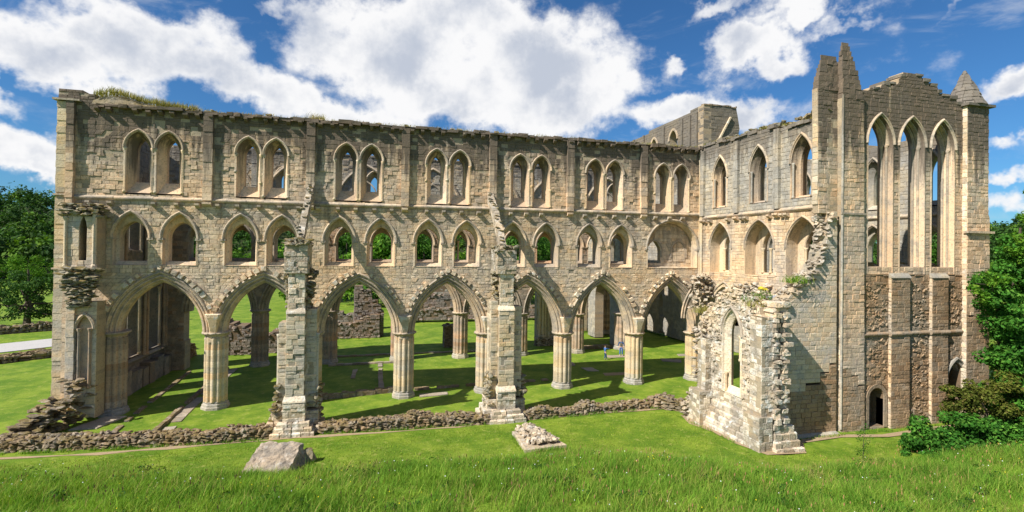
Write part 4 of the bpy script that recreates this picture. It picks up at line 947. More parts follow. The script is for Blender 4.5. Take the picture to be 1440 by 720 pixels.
# ------------------------------------------------------------------ ruined chapel wall
tc = thing('chapel_wall', 'bleached ruined chapel wall with one tall lancet, stepped plinth and ragged corner', 'wall', (21.3, -11, 0))
FO = Frame((20.95, -7.3, 0), (0, -1, 0), (1, 0, 0))
OO = [(.95, 0), (7.15, 0), (7.15, 7.6), (6.7, 7.6), (6.6, 8.1), (6.2, 8.3), (6.0, 8.75), (5.4, 8.8), (5.1, 9.0), (4.5, 9.1), (4.3, 9.05), (3.8, 8.95), (3.4, 8.6), (3.0, 8.4), (2.8, 7.9), (2.2, 7.7), (1.9, 7.3), (1.4, 7.1), (1.2, 6.5), (.95, 6.3)]
hs = [arch_loop(4.35, .82, 1.55, 6.15, 2.6, n=8)]
masonry(tc, FO, OO, hs, .65, M['chapel'], M['mortar'], .23, .36, 180, .04, seed=101, sunk=.14)
wf = window_frame(tc, FO, 4.35, (.80, 1.55, 6.15, 2.5), (.50, 1.2, 6.1, 2.9), .65, M['bleached'], d1=.08, d2=.32, hood=.2, shafts=(-.62, .62), r=.07, shaft_d=.12)
# stepped, moulded plinth
for (z0, z1, p) in ((-.25, .32, .62), (.32, .62, .5), (.62, .98, .36), (.98, 1.3, .26), (1.3, 1.75, .14)):
    a = 1.0 - p * .6
    while a < 7.0:
        b = min(7.12 + p, a + random.uniform(.35, .75)); m = MB(); q = random.uniform(-.04, .03)
        m.loft([[FO(u, .1, z0 + .01), FO(u, -p + q, z0 + .01), FO(u, -p + q, z1 - .09), FO(u, -p + .09 + q, z1 - .01), FO(u, .1, z1 - .01)] for u in (a + .008, b - .008)], True, True, True)
        m.build('plinth_block', M['chapel'] if random.random() < .7 else M['rubble_pale'], tc); a = b
# buttress stubs: near the aisle foundation, between lancet and corner, and the corner clasping stub
for k, (x0, x1, y0, y1, zt, mat) in enumerate(((19.95, 21.3, -9.9, -8.75, 2.2, 'chapel'), (20.5, 21.3, -9.7, -8.9, 5.6, 'chapel'), (20.3, 21.2, -14.75, -13.5, 2.1, 'chapel'), (20.55, 21.4, -14.6, -13.7, 7.6, 'chapel'))):
    fl = Frame((x0, 0, 0), (0, -1, 0), (1, 0, 0)); ff = Frame((0, y0, 0), (1, 0, 0), (0, 1, 0))
    masonry(tc, fl, [(-y1, -.2), (-y0, -.2), (-y0, zt), (-y1, zt)], [], .25, M[mat], M['mortar'], .3, .42, 8, .03, seed=110 + k, sunk=.1)
    masonry(tc, ff, [(x0, -.2), (x1, -.2), (x1, zt), (x0, zt)], [], y1 - y0, M[mat], M['mortar'], .3, .42, 8, .03, seed=120 + k, sunk=.1)
it = []; r = random.Random(15)
z = 1.3; kk = 0
while z < 8.2:                                       # bonded stones of the torn corner, every other course standing out
    h = r.uniform(.2, .32); o_ = (.0, .34)[kk % 2] * r.uniform(.6, 1.2); kk += 1
    for x0, w in ((21.25 + o_ * .3, r.uniform(.3, .45)), (21.75 + o_ * .5, r.uniform(.3, .5))):
        m = MB(); m.box((x0, -14.62 - r.uniform(0, .18) - o_ * .35, z + .01), (x0 + w, -13.4, z + h - .02), None, .035); m.build('stone_block', M['chapel'] if r.random() < .6 else M['rubble_pale'], tc)
    z += h
for i in range(110):                                  # ragged toothed corner
    z = r.uniform(1.6, 8.2); it.append((21.75 + r.uniform(-.55, .75) * (1 - z * .02), -14.3 + r.uniform(-.4, .7), z, r.uniform(.22, .5), r.uniform(.25, .5), r.uniform(.16, .32), r.uniform(-.35, .35), r.randrange(10)))
for i in range(90):                                  # rubble against the left buttress
    z = 6.2 * r.random() ** 1.4; it.append((20.75 + r.uniform(-.35, .35) - (.45 if z < 2 else 0), -8.35 + r.uniform(-.5, .35) + z * -.06, z, r.uniform(.25, .55), r.uniform(.25, .5), r.uniform(.16, .32), r.uniform(-.35, .35), r.randrange(10)))
for i in range(330):                                  # rubble top of wall
    u = r.uniform(1, 7.1); z = float(np.interp(u, [p[0] for p in OO[2:]][::-1], [p[1] for p in OO[2:]][::-1])); p = FO(u, r.uniform(-.02, 1.2), z + r.uniform(-.75, .22)); it.append((*p, r.uniform(.16, .36), r.uniform(.2, .4), r.uniform(.12, .25), r.uniform(-.3, .3), r.randrange(10)))
for i in range(520):                                  # rubble core of the face round the lancet head
    u = r.uniform(1.2, 7.1); z = 2.0 + 6.9 * r.random() ** .62; 
    if abs(u - 4.35) < 1.05 and z < 8.0: continue
    if z > float(np.interp(u, [p[0] for p in OO[2:]][::-1], [p[1] for p in OO[2:]][::-1])): continue
    p = FO(u, r.uniform(-.03, .05), z); it.append((*p, .16, r.uniform(.12, .34), r.uniform(.10, .22), r.uniform(-.3, .3), r.randrange(10)))
for i in range(70):                                  # hanging ridge of the lost buttress with its own stone ends
    z = r.uniform(2.0, 6.5); p = FO(1.75 + r.uniform(-.22, .22), -.2 + r.uniform(-.12, .1), z); it.append((*p, .3, r.uniform(.22, .4), r.uniform(.18, .3), r.uniform(-.3, .3), r.randrange(10)))
rocks_stuff('rubble', it, M['rubble_pale'], tc, 120)
# vault fragments covering the chapel: rubble mass, lead flashing, weeds
tv = thing('vault_remains', 'rubble covered remains of the chapel vault with a grey lead sheet', 'ruin', (24, -11, 7))
m = MB(); gx = np.linspace(21.6, 26.9, 12); gy = np.linspace(-12.3, -8.0, 10)
def vz(x, y): return 7.55 + .34 * (x - 21.6) * .55 + .5 * noise.noise(Vector((x * .9, y * .9, 0))) - 1.2 * max(0, (y + 9.4)) * .6
m.loft([[(x, y, vz(x, y)) for x in gx] for y in gy] + [[(x, -8.0, 6.6) for x in gx], [(x, -12.3, 6.6) for x in gx], [(x, -12.3, vz(x, -12.3)) for x in gx]], False); m.build('vault_fill', M['rubble_pale'], tv)
it = [];
for i in range(520):
    x = r.uniform(21.5, 26.8); y = r.uniform(-12.8, -8.1); it.append((x, y, vz(x, y) + .05, r.uniform(.2, .5), r.uniform(.2, .5), r.uniform(.14, .3), r.uniform(0, 3), r.randrange(10)))
for i in range(60):
    y = r.uniform(-8.4, -6.4); it.append((26.7 + r.uniform(-.2, .15), y, r.uniform(7.6, 9.0), r.uniform(.25, .5), r.uniform(.25, .5), r.uniform(.2, .4), r.uniform(0, 3), r.randrange(10)))
rocks_stuff('rubble', it, M['rubble_pale'], tv, 200)
m = MB(); L = []
for i, y in enumerate(np.linspace(-12.4, -10.9, 6)): L.append([(x, y, vz(x, y) + .62 + .06 * math.sin(i + x) + .12 * i / 5) for x in np.linspace(21.7, 23.6, 6)])
m.loft(L, False); m.build('lead_sheet', M['lead'], tv, smooth=True)
# broken arch springing in the angle
m = MB(); fb2 = Frame((25.4, -.9, 0), (.80, -.60, 0), (.60, .80, 0)); sweep_arch(m, fb2, 1.2, 1.5, 3.2, 5.6, [(.5, .1), (.5, -.08), (.4, -.14), (.28, 0), (.2, -.03), (.1, .14), (0, .16), (0, .5)], 10); m.build('vault_rib', M['moulding'], tv)
it = []
for i in range(110):
    z = r.uniform(6.4, 9.4); it.append((25.9 + r.uniform(-.6, .9), -1.5 + r.uniform(-.5, .7), z, r.uniform(.25, .5), r.uniform(.25, .5), r.uniform(.18, .36), r.uniform(0, 3), r.randrange(10)))
rocks_stuff('rubble', it, M['rubble_pale'], tv, 60)

# ------------------------------------------------------------------ the two detached buttresses with flyers
def plinth_row(t, x0, x1, y0, y1, z0, z1, r):
    a = x0
    while a < x1 - .1:
        b = min(x1, a + r.uniform(.3, .7)); q = r.uniform(-.05, .05); j = r.uniform(.03, .1); m = MB()
        m.loft([[(a + .01, y0 + q, z0), (b - .01, y0 + q, z0), (b - .01, y1, z0), (a + .01, y1, z0)], [(a + .01, y0 + q, z1 - j), (b - .01, y0 + q + r.uniform(-.02, .02), z1 - j), (b - .01, y1, z1 - j), (a + .01, y1, z1 - j)], [(a + .04, y0 + q + j, z1 - .01), (b - .03, y0 + q + j, z1 - .01), (b - .03, y1, z1), (a + .04, y1, z1)]], True, True, True)
        m.build('plinth_block', M['rubble_pale'] if r.random() < .6 else M['chapel'], t); a = b
def buttress(x, y, zt, label, k):
    r = random.Random(300 + k)
    t = thing('flying_buttress', label, 'buttress', (x, y, 0), 'detached aisle buttresses'); sgn = 1 if k == 0 else -1
    def blk(x0, x1, y0, y1, z0, z1, mat, n=14, seed=0, co=.30, sunk=.07, rough=.04):
        ff = Frame((0, y0, 0), (1, 0, 0), (0, 1, 0)); fl = Frame((x0, 0, 0), (0, -1, 0), (1, 0, 0)); fr = Frame((x1, 0, 0), (0, 1, 0), (-1, 0, 0))
        masonry(t, ff, [(x0, z0), (x1, z0), (x1, z1), (x0, z1)], [], y1 - y0, M[mat], M['mortar'], co, .46, n, rough, seed=seed, sunk=sunk)
        masonry(t, fl, [(-y1, z0), (-y0 - .02, z0), (-y0 - .02, z1), (-y1, z1)], [], .2, M[mat], M['mortar'], co, .5, n, rough, seed=seed + 1, core=False, sunk=sunk)
        masonry(t, fr, [(y0 + .02, z0), (y1, z0), (y1, z1), (y0 + .02, z1)], [], .2, M[mat], M['mortar'], co, .5, n, rough, seed=seed + 2, core=False, sunk=sunk)
    s = 200 + k * 20
    blk(x - .52, x + .52, y, y + 1.7, 1.9, 7.2, 'dressed', 22, s)              # main shaft
    blk(x - .46, x + .46, y + .12, y + 1.7, 7.2, 9.6, 'bleached', 10, s + 3, sunk=.1)
    blk(x - .70, x + .62, y - .0, y + 1.8, 9.6, zt - .3, 'rubble_pale', 14, s + 6, .26, .22, .06)
    blk(x - 1.0, x - .52, y + .35, y + 1.6, .6, 6.6 if k == 0 else 7.8, 'dressed', 10, s + 9)      # left window jamb
    blk(x + .52, x + 1.15, y + .45, y + 1.6, 1.4, 7.4, 'plaster', 10, s + 12)                        # right window jamb, in shade
    blk(x - .62, x + .62, y - .16, y + 1.7, .75, 1.9, 'chapel', 10, s + 15)
    for (z0, z1, p) in ((-.2, .28, .60), (.28, .52, .46), (.52, .76, .30)):   # stepped plinth
        for q0, q1 in ((-.62 - p, -.05), (-.04, .62 + p)):
            if True: plinth_row(t, x + q0, x + q1, y - .16 - p, y + 1.8, z0, z1, r); continue
            m = MB(); m.loft([[(x + q0, y - .16 - p, z0), (x + q1, y - .16 - p, z0), (x + q1, y + 1.8, z0), (x + q0, y + 1.8, z0)], [(x + q0, y - .16 - p, z1 - .07), (x + q1, y - .16 - p, z1 - .07), (x + q1, y + 1.8, z1 - .07), (x + q0, y + 1.8, z1 - .07)],
                [(x + q0 + .06, y - .1 - p, z1 - .01), (x + q1 - .0, y - .1 - p, z1 - .01), (x + q1, y + 1.8, z1 - .01), (x + q0 + .06, y + 1.8, z1 - .01)]], True, True, True); m.build('plinth_block', M['bleached'], t)
    blk(x - 1.25, x - .62, y + .1, y + 1.7, -.1, 1.35, 'chapel', 8, s + 17, .3, .14, .05)
    blk(x + .62, x + 1.35, y + .2, y + 1.7, -.1, 1.25, 'rubble_pale', 8, s + 19, .3, .14, .05)
    for (u0, u1, yy, zz) in ((x - 1.75, x - .7, y - .25, .42), (x - 1.5, x - .66, y - .1, .78), (x + .7, x + 1.6, y - .1, .40)):
        plinth_row(t, u0, u1, yy, y + 1.6, -.2, zz, r); continue
        m = MB(); m.loft([[(u0, yy, -.2), (u1, yy, -.2), (u1, y + 1.6, -.2), (u0, y + 1.6, -.2)], [(u0, yy, zz - .08), (u1, yy, zz - .08), (u1, y + 1.6, zz - .08), (u0, y + 1.6, zz - .08)], [(u0 + .08, yy + .08, zz), (u1, yy + .08, zz), (u1, y + 1.6, zz), (u0 + .08, y + 1.6, zz)]], True, False, True); m.build('plinth_block', M['bleached'], t)
    # sloped offsets
    for z, w, dy in ((7.2, .54, 0), (1.9, .64, -.16)):
        m = MB(); m.loft([[(x - w, y + dy - .05, z - .02), (x + w, y + dy - .05, z - .02), (x + w, y + 1, z - .02), (x - w, y + 1, z - .02)], [(x - w, y + dy - .03, z + .07), (x + w, y + dy - .03, z + .07), (x + w, y + 1, z + .2), (x - w, y + 1, z + .2)], [(x - w + .06, y + dy + .16, z + .32), (x + w - .06, y + dy + .16, z + .32), (x + w - .06, y + 1, z + .32), (x - w + .06, y + 1, z + .32)]], True, True, True); m.build('weathering', M['bleached'], t)
    # ragged rubble: foot left, foot right, broken side arches and top
    it = []; r = random.Random(30 + k)
    for i in range(150):
        z = 3.0 * r.random() ** 1.6; it.append((x - .95 - r.uniform(-.2, .55) * (1 - z / 3.2), y + .6 + r.uniform(-.6, .8), z, r.uniform(.25, .5), r.uniform(.25, .5), r.uniform(.16, .3), r.uniform(-.3, .3), r.randrange(10)))
    for i in range(70):
        z = 2.8 * r.random(); it.append((x + 1.1 + r.uniform(-.2, .3), y + .8 + r.uniform(-.5, .6), z, r.uniform(.25, .5), r.uniform(.25, .5), r.uniform(.16, .3), r.uniform(-.3, .3), r.randrange(10)))
    for i in range(120):                                # broken vault springing fanning out on both sides
        z = r.uniform(7.0, 9.8); k2 = (z - 7) / 2.8; sd = r.choice((-1, 1)); it.append((x + sd * (.5 + .45 * k2 * r.random() * (1.2 if sd > 0 else .5)), y + 1.0 + r.uniform(-.5, .8), z, r.uniform(.25, .5), r.uniform(.3, .55), r.uniform(.14, .3), r.uniform(-.3, .3), r.randrange(10)))
    for i in range(60):
        it.append((x + r.uniform(-.75, .65), y + r.uniform(-.05, 1.7), zt - .25 + r.uniform(-.2, .22), r.uniform(.25, .5), r.uniform(.3, .55), r.uniform(.14, .28), r.uniform(-.3, .3), r.randrange(10)))
    rocks_stuff('rubble', it, M['moss_rubble'], t, 90)
    for i in range(9):
        u = r.choice((-1, 1)); m = MB(); z = 2.2 + i * .5; 
    # window jamb shafts and the start of the aisle window arches
    m = MB(); shaft(m, FAW, x - 1.02, 0, 1.4, 5.9, .08); m.build('shaft', M['dressed'], t, smooth=True)
    m = MB(); shaft(m, FAW, x + 1.2, 0, 1.8, 5.9, .08); m.build('shaft', M['plaster'], t, smooth=True)
    # the flyer: a sloping strut of ragged stones up to the great wall
    z1 = 15.7; z0 = zt - .2; n = 22; y1 = .0; ya = y + 1.0
    cur = [(x + (.0), ya + (y1 - ya) * i / n, z0 + (z1 - z0) * (1 - (1 - i / n) ** 1.25)) for i in range(n + 1)]
    for a, b in zip(cur, cur[1:]):
        m = MB(); w = .20 * r.uniform(.9, 1.1); e = r.uniform(-.02, .02); th = .85
        m.loft([[(p[0] - w + e, p[1], p[2] - th), (p[0] + w + e, p[1], p[2] - th), (p[0] + w + e, p[1], p[2] + r.uniform(-.03, .05)), (p[0] - w + e, p[1], p[2] + r.uniform(-.03, .05))] for p in (a, (b[0], b[1] - .01, b[2] - .01))], True, True, True)
        m.build('flyer_stone', M['rubble_pale'], t)
    it = [(c[0] + r.uniform(-.2, .2), c[1], c[2] + .03, r.uniform(.25, .38), .3, .14, r.uniform(-.3, .3), r.randrange(10)) for c in cur[:-1] if r.random() < .7]
    rocks_stuff('rubble', it, M['moss_rubble'], t, 30, 'capping_stone')
    return t
rq = random.Random(71)
for x0, x1, y0, z0, z1 in ((21.2, 23.15, -15.05, -.2, .34), (21.25, 23.0, -14.92, .34, .72), (21.3, 22.85, -14.8, .72, 1.12), (21.35, 22.7, -14.7, 1.12, 1.5), (21.4, 22.5, -14.6, 1.5, 1.95)): plinth_row(tc, x0, x1, y0, -13.3, z0, z1, rq)
FAW = Frame((0, -5.2, 0), (1, 0, 0), (0, 1, 0))
buttress(-4.98, -5.75, 11.75, 'left of the two detached buttresses, its flyer leaning towards the left', 0)
buttress(8.02, -6.1, 11.5, 'right of the two detached buttresses, in front of the wall centre', 1)

# ------------------------------------------------------------------ foundation walls of the lost aisle
def hw(base, amp, sd, bumps=()):
    return lambda s: max(.25, base + amp * noise.noise(Vector((s * .55, sd, 0))) * 1.6 + sum(h * math.exp(-((s - c) / w) ** 2) for c, w, h in bumps))
rubble_wall('foundation_wall', 'long low mossy rubble wall from the left edge to the left buttress', [(-27, -4.6), (-19.8, -4.9), (-14.6, -5.5), (-9.2, -6.0), (-6.3, -5.8)], .95, hw(.60, .12, 1), M['rubble'], .25, 1, 300, group='low rubble foundation walls')
rubble_wall('foundation_wall', 'low rubble wall between the two detached buttresses', [(-3.5, -5.6), (-1.4, -5.8), (3.8, -6.0), (6.8, -6.2)], 1.0, hw(.52, .12, 2, [(5.6, .9, .35)]), M['rubble'], .25, 2, 300, group='low rubble foundation walls')
rubble_wall('foundation_wall', 'low rubble wall from the right buttress to the chapel', [(9.4, -6.0), (12.4, -5.9), (17.6, -5.6), (19.3, -5.6)], .9, hw(.40, .10, 3, [(4.4, .7, .3), (1, .8, .2)]), M['rubble'], .24, 3, 260, group='low rubble foundation walls')
rubble_wall('rubble_heap', 'small rubble heap at the foot of the chapel wall by the aisle foundation', [(19.0, -5.4), (21.2, -6.9)], 1.1, hw(.55, .2, 4, [(.8, .6, .25)]), M['rubble'], .32, 4, 90)
# ------------------------------------------------------------------ stone edgings, slabs and blocks in the lawn
def edging(label, path, w, h, mat, n, group=None, name='stone_edging', cat='edging', seed=0):
    t = thing(name, label, cat, (*path[0], 0), group); r = random.Random(seed)
    for (x0, y0), (x1, y1) in zip(path, path[1:]):
        L = math.hypot(x1 - x0, y1 - y0); k = max(1, int(L / n)); a = math.atan2(y1 - y0, x1 - x0)
        F_ = Frame((x0, y0, 0), (math.cos(a), math.sin(a), 0), (-math.sin(a), math.cos(a), 0))
        for i in range(k):
            if r.random() < .07: continue
            m = MB(); ww = w / 2 * r.uniform(.85, 1.1); hh = h * r.uniform(.8, 1.15); z = tz(*F_(L * i / k, 0, 0)[:2])
            m.box((L * i / k + .015, -ww, z - .2), (L * (i + 1) / k - .015, ww, z + hh), F_, .015); m.build('edging_stone', mat, t)
    return t
edging('first thin stone edging running away inside the leftmost bay', [(-15.2, -4.6), (-15.7, 1), (-16.4, 12)], .28, .10, M['rubble'], .8, seed=1)
edging('second stone edging inside the leftmost bay, left of the flagstone strip', [(-12.9, -4.9), (-13.2, 1), (-13.5, 12.5)], .26, .20, M['rubble'], .8, seed=2)
edging('flagstone strip beside the first near pillar', [(-12.3, -4.8), (-12.7, .6), (-12.95, 12.5)], .62, .05, M['slab'], .9, seed=3)
edging('low rough kerb of stones between the left buttress and the right buttress', [(-5.2, 1.1), (-1.8, 1.55), (1.0, 2.1)], .6, .34, M['rubble'], .45, seed=4)
edging('low rough kerb of stones right of the centre pillar', [(2.6, 2.2), (8.0, 2.6), (14.0, 2.9)], .4, .16, M['rubble'], .6, seed=5)
edging('pale kerb line of the choir lawn before the far arcade', [(-4.8, 12.1), (1.7, 12.3), (3.2, 12.2)], .42, .16, M['slab'], .7, seed=6)
edging('short kerb strip running towards the viewer across the choir lawn', [(-.05, 12.0), (.0, 6.3), (.1, 2.9)], .42, .10, M['slab'], .7, seed=7)
edging('short stub of kerb left of the longer kerb strip', [(-2.25, 9.9), (-2.3, 6.8)], .38, .08, M['slab'], .7, seed=8)
edging('low stone kerb behind the far arcade', [(-6.0, 15.9), (2, 16.1), (13, 16.2)], .3, .16, M['slab'], .7, seed=9)
edging('kerb at the edge of the crossing behind the visitors', [(21.0, 15.2), (29.4, 15.4)], .7, .35, M['rubble'], .9, seed=10)
def slab(label, pts, h=.07, mat=None, name='paving_slab', cat='slab', group='flat slabs let into the lawn'):
    c = np.mean(pts, 0); z = tz(*c); m = MB(); j = lambda p, s: (c[0] + (p[0] - c[0]) * s, c[1] + (p[1] - c[1]) * s)
    q = []
    for i in range(len(pts)):
        a, b = np.array(pts[i]), np.array(pts[(i + 1) % len(pts)])
        for t_ in (0, .33, .66): v = a + (b - a) * t_; q.append((v[0] + random.uniform(-.05, .05), v[1] + random.uniform(-.05, .05)))
    m.loft([[(*p, z - .1) for p in q], [(*p, z + h * .7) for p in q], [(*j(p, .95), z + h) for p in q]], True, False, True)
    o = m.build(name, mat or M['slab']); return tag(o, label, cat, group, 'thing')
slab('large brown flagstone in the grass beside the left corner rubble', [(-18.1, -2.4), (-16.6, -2.4), (-15.9, -.2), (-17.2, -.1)], .08)
slab('dark flagstone in shade in front of the visitors', [(18.7, 5.2), (19.7, 5.0), (19.6, 6.4), (18.6, 6.5)])
slab('pale flagstone in sunlight left of the child in blue', [(17.0, 7.6), (18.4, 7.5), (18.7, 8.9), (17.3, 8.9)])
slab('diamond shaped bare flagstone under the last arch', [(28.0, 7.6), (29.5, 6.6), (30.3, 7.8), (28.4, 8.7)])
slab('small bare flagstone behind the diamond shaped one', [(31.2, 9.6), (32.6, 9.4), (32.7, 10.3), (31.4, 10.4)])
slab('brown flagstone under the feet of the visitors', [(23.2, 10.2), (25.6, 10.1), (25.8, 11.1), (23.4, 11.3)])
slab('bare earth patch beside the near pillar next to the visitors', [(19.6, 3.3), (22.6, 3.2), (22.8, 4.1), (19.8, 4.2)], .03, M['gravel'])
slab('flat stone next to the base of the centre pillar', [(2.9, .1), (5.0, .3), (5.1, .9), (2.9, .8)], .08)
def rough_block(name, label, base, top, n, amp, mat, cat, seed=0, group=None, smooth=False):
    """hexahedron with a subdivided, broken surface; base/top are 4 corners"""
    bm = bmesh.new(); b = [bm.verts.new(p) for p in base]; t = [bm.verts.new(p) for p in top]
    for f in ((b[3], b[2], b[1], b[0]), t, *[(b[i], b[(i + 1) % 4], t[(i + 1) % 4], t[i]) for i in range(4)]): bm.faces.new(f)
    bmesh.ops.subdivide_edges(bm, edges=bm.edges, cuts=n, use_grid_fill=True)
    for v in bm.verts:
        p = v.co; d = Vector((noise.noise(p * 2.3 + Vector((seed, 0, 0))), noise.noise(p * 2.3 + Vector((0, seed, 5))), noise.noise(p * 2.3 + Vector((7, 0, seed))))) + .6 * Vector((noise.noise(p * 6.1), noise.noise(p * 6.1 + Vector((3, 3, 3))), noise.noise(p * 6.1 + Vector((9, 1, 3)))))
        v.co = p + d * amp
    me = bpy.data.meshes.new(name); bm.to_mesh(me); bm.free(); me.materials.append(mat); o = link(name, me); return tag(o, label, cat, group, 'thing')
rough_block('fallen_masonry', 'big fallen block of masonry tilted in the grass below the left buttress', [(-6.35, -12.5, .2), (-4.15, -12.9, .2), (-3.45, -11.3, .2), (-5.85, -10.6, .2)],
            [(-6.25, -12.35, .60), (-4.15, -12.75, .74), (-3.75, -10.95, 1.34), (-5.75, -10.5, 1.34)], 15, .11, M['boulder'], 'stone block', 3)
rough_block('small_boulder', 'small mossy boulder leaning behind the big fallen block', [(-3.7, -11.2, .2), (-3.15, -11.2, .2), (-3.1, -10.7, .2), (-3.7, -10.7, .2)], [(-3.65, -11.1, .95), (-3.25, -11.15, .9), (-3.25, -10.8, 1.0), (-3.6, -10.8, 1.0)], 3, .08, M['moss_rubble'], 'boulder', 5)
tf = thing('stone_fragment', 'pale plinth fragment with rubble core lying on the lawn below the right buttress', 'stone block', (8.6, -11, .3))
m = MB(); P0 = [(7.45, -12.7), (9.85, -12.5), (9.35, -9.3), (7.6, -9.35)]
m.loft([[(x, y, tz(x, y) - .1) for x, y in P0], [(x, y, tz(x, y) + .17) for x, y in P0], [(8.55 + (x - 8.55) * .93, -11 + (y + 11) * .95, tz(x, y) + .22) for x, y in P0]], True, False, True); m.build('plinth', M['rubble_pale'], tf)
it = []; r = random.Random(44)
for i in range(150):
    a, b = r.random(), r.random(); x = 7.75 + (1.65 - .3 * b) * a + .1; y = -12.3 + 2.9 * b; h = .32 + .28 * (1 - abs(a - .45) * 1.6) * (.5 + .8 * b); it.append((x, y, tz(x, y) + h * r.uniform(.8, 1.1), r.uniform(.18, .42), r.uniform(.18, .4), r.uniform(.12, .28), r.uniform(0, 3), r.randrange(10)))
rocks_stuff('rubble', it, M['rubble_pale'], tf, 150)

# ------------------------------------------------------------------ ruins beyond the far arcade
def ruin(label, x0, x1, y0, y1, h, mat='rubble_far', seed=0, f=None, size=.5, cat='wall', name='ruined_wall', n=120):
    f = f or (lambda s: h); t = thing(name, label, cat, (x0, y0, 0)); rr = random.Random(seed); top = []; u = x0
    while u < x1:                                    # ragged stepped outline
        e = min(x1, u + rr.uniform(.4, 1.1) * size * 2); z = f(u - x0) + rr.uniform(-.35, .35) * size; top += [(u, z), (e, z)]; u = e
    fr_ = Frame((0, y0, 0), (1, 0, 0), (0, 1, 0)); masonry(t, fr_, [(x0, -.1), (x1, -.1)] + top[::-1], [], y1 - y0, M[mat], M['mortar_brown'], size * .55, size * .85, n // 2, .09, seed=seed, sunk=.16, gap=.02, dep=.25)
    zl = f(0); masonry(t, Frame((x0 - .02, 0, 0), (0, -1, 0), (1, 0, 0)), [(-y1, -.1), (-y0, -.1), (-y0, zl * .92), (-y1, zl * .9)], [], .3, M[mat], M['mortar_brown'], size * .55, size * .85, 6, .07, seed=seed + 1, core=False, gap=.02)
    it = []
    for i in range(int((x1 - x0) * (y1 - y0) / size / size * 1.3)):
        u = rr.uniform(x0, x1); w = size * rr.uniform(.5, 1.1); it.append((u, rr.uniform(y0 - .05, y1), f(u - x0) + rr.uniform(-.3, .12) * size, w, w * .9, w * .5, rr.uniform(0, 3), rr.randrange(10)))
    for i in range(int((x1 - x0) * 2)): u = rr.uniform(x0 - .3, x1 + .3); w = size * rr.uniform(.4, .8); it.append((u, y0 - rr.uniform(.1, .5), .1, w, w, w * .6, rr.uniform(0, 3), rr.randrange(10)))
    rocks_stuff('rubble', it, M[mat], t, n // 2); return t
ruin('broken thick wall of dark rubble behind the second arch, left part', -16.5, -12.6, 19.0, 21.5, 3.4, seed=70, f=lambda s: 3.6 - .35 * s)
ruin('broken rubble wall sloping down behind the second arch, right part', -12.2, -8.4, 19.4, 21.2, 3.2, seed=71, f=lambda s: 1.6 + .55 * s)
ruin('low rubble steps beside the dark far pillar', -8.0, -5.2, 20.0, 22.0, 1.4, seed=72, f=lambda s: 1.6 - .4 * s)
ruin('long rubble wall behind the third arch', -9, -.2, 27.5, 28.7, 2.6, seed=73, f=lambda s: 2.2 + .5 * math.sin(s))
ruin('tall broken pier of masonry standing behind the third arch', -3.4, -1.2, 28.8, 30.4, 6.4, seed=74, f=lambda s: 6.4 - .5 * s, cat='pier', name='ruined_pier')
ruin('dark stump with a lower shoulder beside the tall broken pier', -1.2, .3, 28.6, 29.8, 4.4, seed=75, f=lambda s: 4.6 - 1.2 * s, cat='pier', name='ruined_pier')
ruin('squat block of ruined masonry left of the fourth bay far pillar', 7.0, 9.3, 19.0, 20.6, 2.5, seed=76, f=lambda s: 2.3 + .25 * math.sin(s * 2), cat='pier', name='ruined_pier', mat='rubble')
ruin('long low wall crossing the lawn in the distance', 2, 26, 42, 43.2, 1.8, seed=77, f=lambda s: 1.7 + .3 * noise.noise(Vector((s * .4, 0, 0))), size=.7, n=160)
ruin('mossy higher wall behind the long low wall', 5.5, 26, 48, 49.5, 3.6, 'rubble_far', 78, f=lambda s: 3.5 + .5 * noise.noise(Vector((s * .4, 3, 0))), size=.8, n=160)
ruin('dark grey wall far behind with a pitched outline', 6.5, 24, 55, 57, 6, 'grey', 79, f=lambda s: 6.6 - .3 * abs(s - 9), size=.9, n=160)
ruin('low wall ruins left of centre across the far lawn', -12, 0, 36, 37.5, 2.2, seed=80, f=lambda s: 1.9 + .4 * noise.noise(Vector((s * .5, 9, 0))), size=.7)
ruin('rubble foundation beyond the left bays', -30, -20, 23, 24, 1, seed=81, f=lambda s: .6 + .15 * noise.noise(Vector((s * .5, 9, 0))), size=.5)
ruin('ruined wall block in the fifth bay behind the far pillars', 20.3, 22.6, 18.6, 20, 3, 'rubble_pale', 82, f=lambda s: 2.5 - .8 * s, cat='wall')
tpf = thing('ruined_shaft_pier', 'pale ruined pier with clustered shafts seen behind the fifth arch', 'pier', (18.6, 18.6, 0))
m = MB()
for i in range(4): shaft(m, Frame((0, 18.2, 0), (1, 0, 0), (0, 1, 0)), 18.1 + i * .36, -.1 * (i % 2), .3, 6.8 - .4 * i, .17)
m.build('shaft', M['bleached'], tpf, kind='stuff')
masonry(tpf, Frame((0, 18.25, 0), (1, 0, 0), (0, 1, 0)), [(17.8, 0), (20.4, 0), (20.2, 2.2), (19.6, 3.6), (19.5, 6.4), (17.8, 6.9)], [], 1.0, M['bleached'], M['mortar'], .32, .5, 40, .03, seed=90)
rubble_wall('', '', [(17.6, 18.2), (20.6, 18.2)], .9, lambda s: .9 + .2 * math.sin(s * 3), M['rubble_pale'], .35, 9, 20, parent=tpf)
# passage wall behind bays six and seven, shade put into its stone colour
tw = thing('ruined_wall', 'shaded rubble wall closing the view under the sixth and seventh arches', 'wall', (22, 28, 0))
masonry(tw, Frame((0, 29.0, 0), (1, 0, 0), (0, 1, 0)), [(21.5, 0), (37.0, 0), (37.0, 12), (30, 12.5), (26, 8.6), (21.5, 7.6)], [arch_loop(24, 1.0, 1.5, 3.5, -.1, n=6), arch_loop(33, .5, .8, 4, 1.8, n=6)], 1.0, M['shade_stone'], M['mortar_brown'], .4, .7, 60, .05, seed=93)

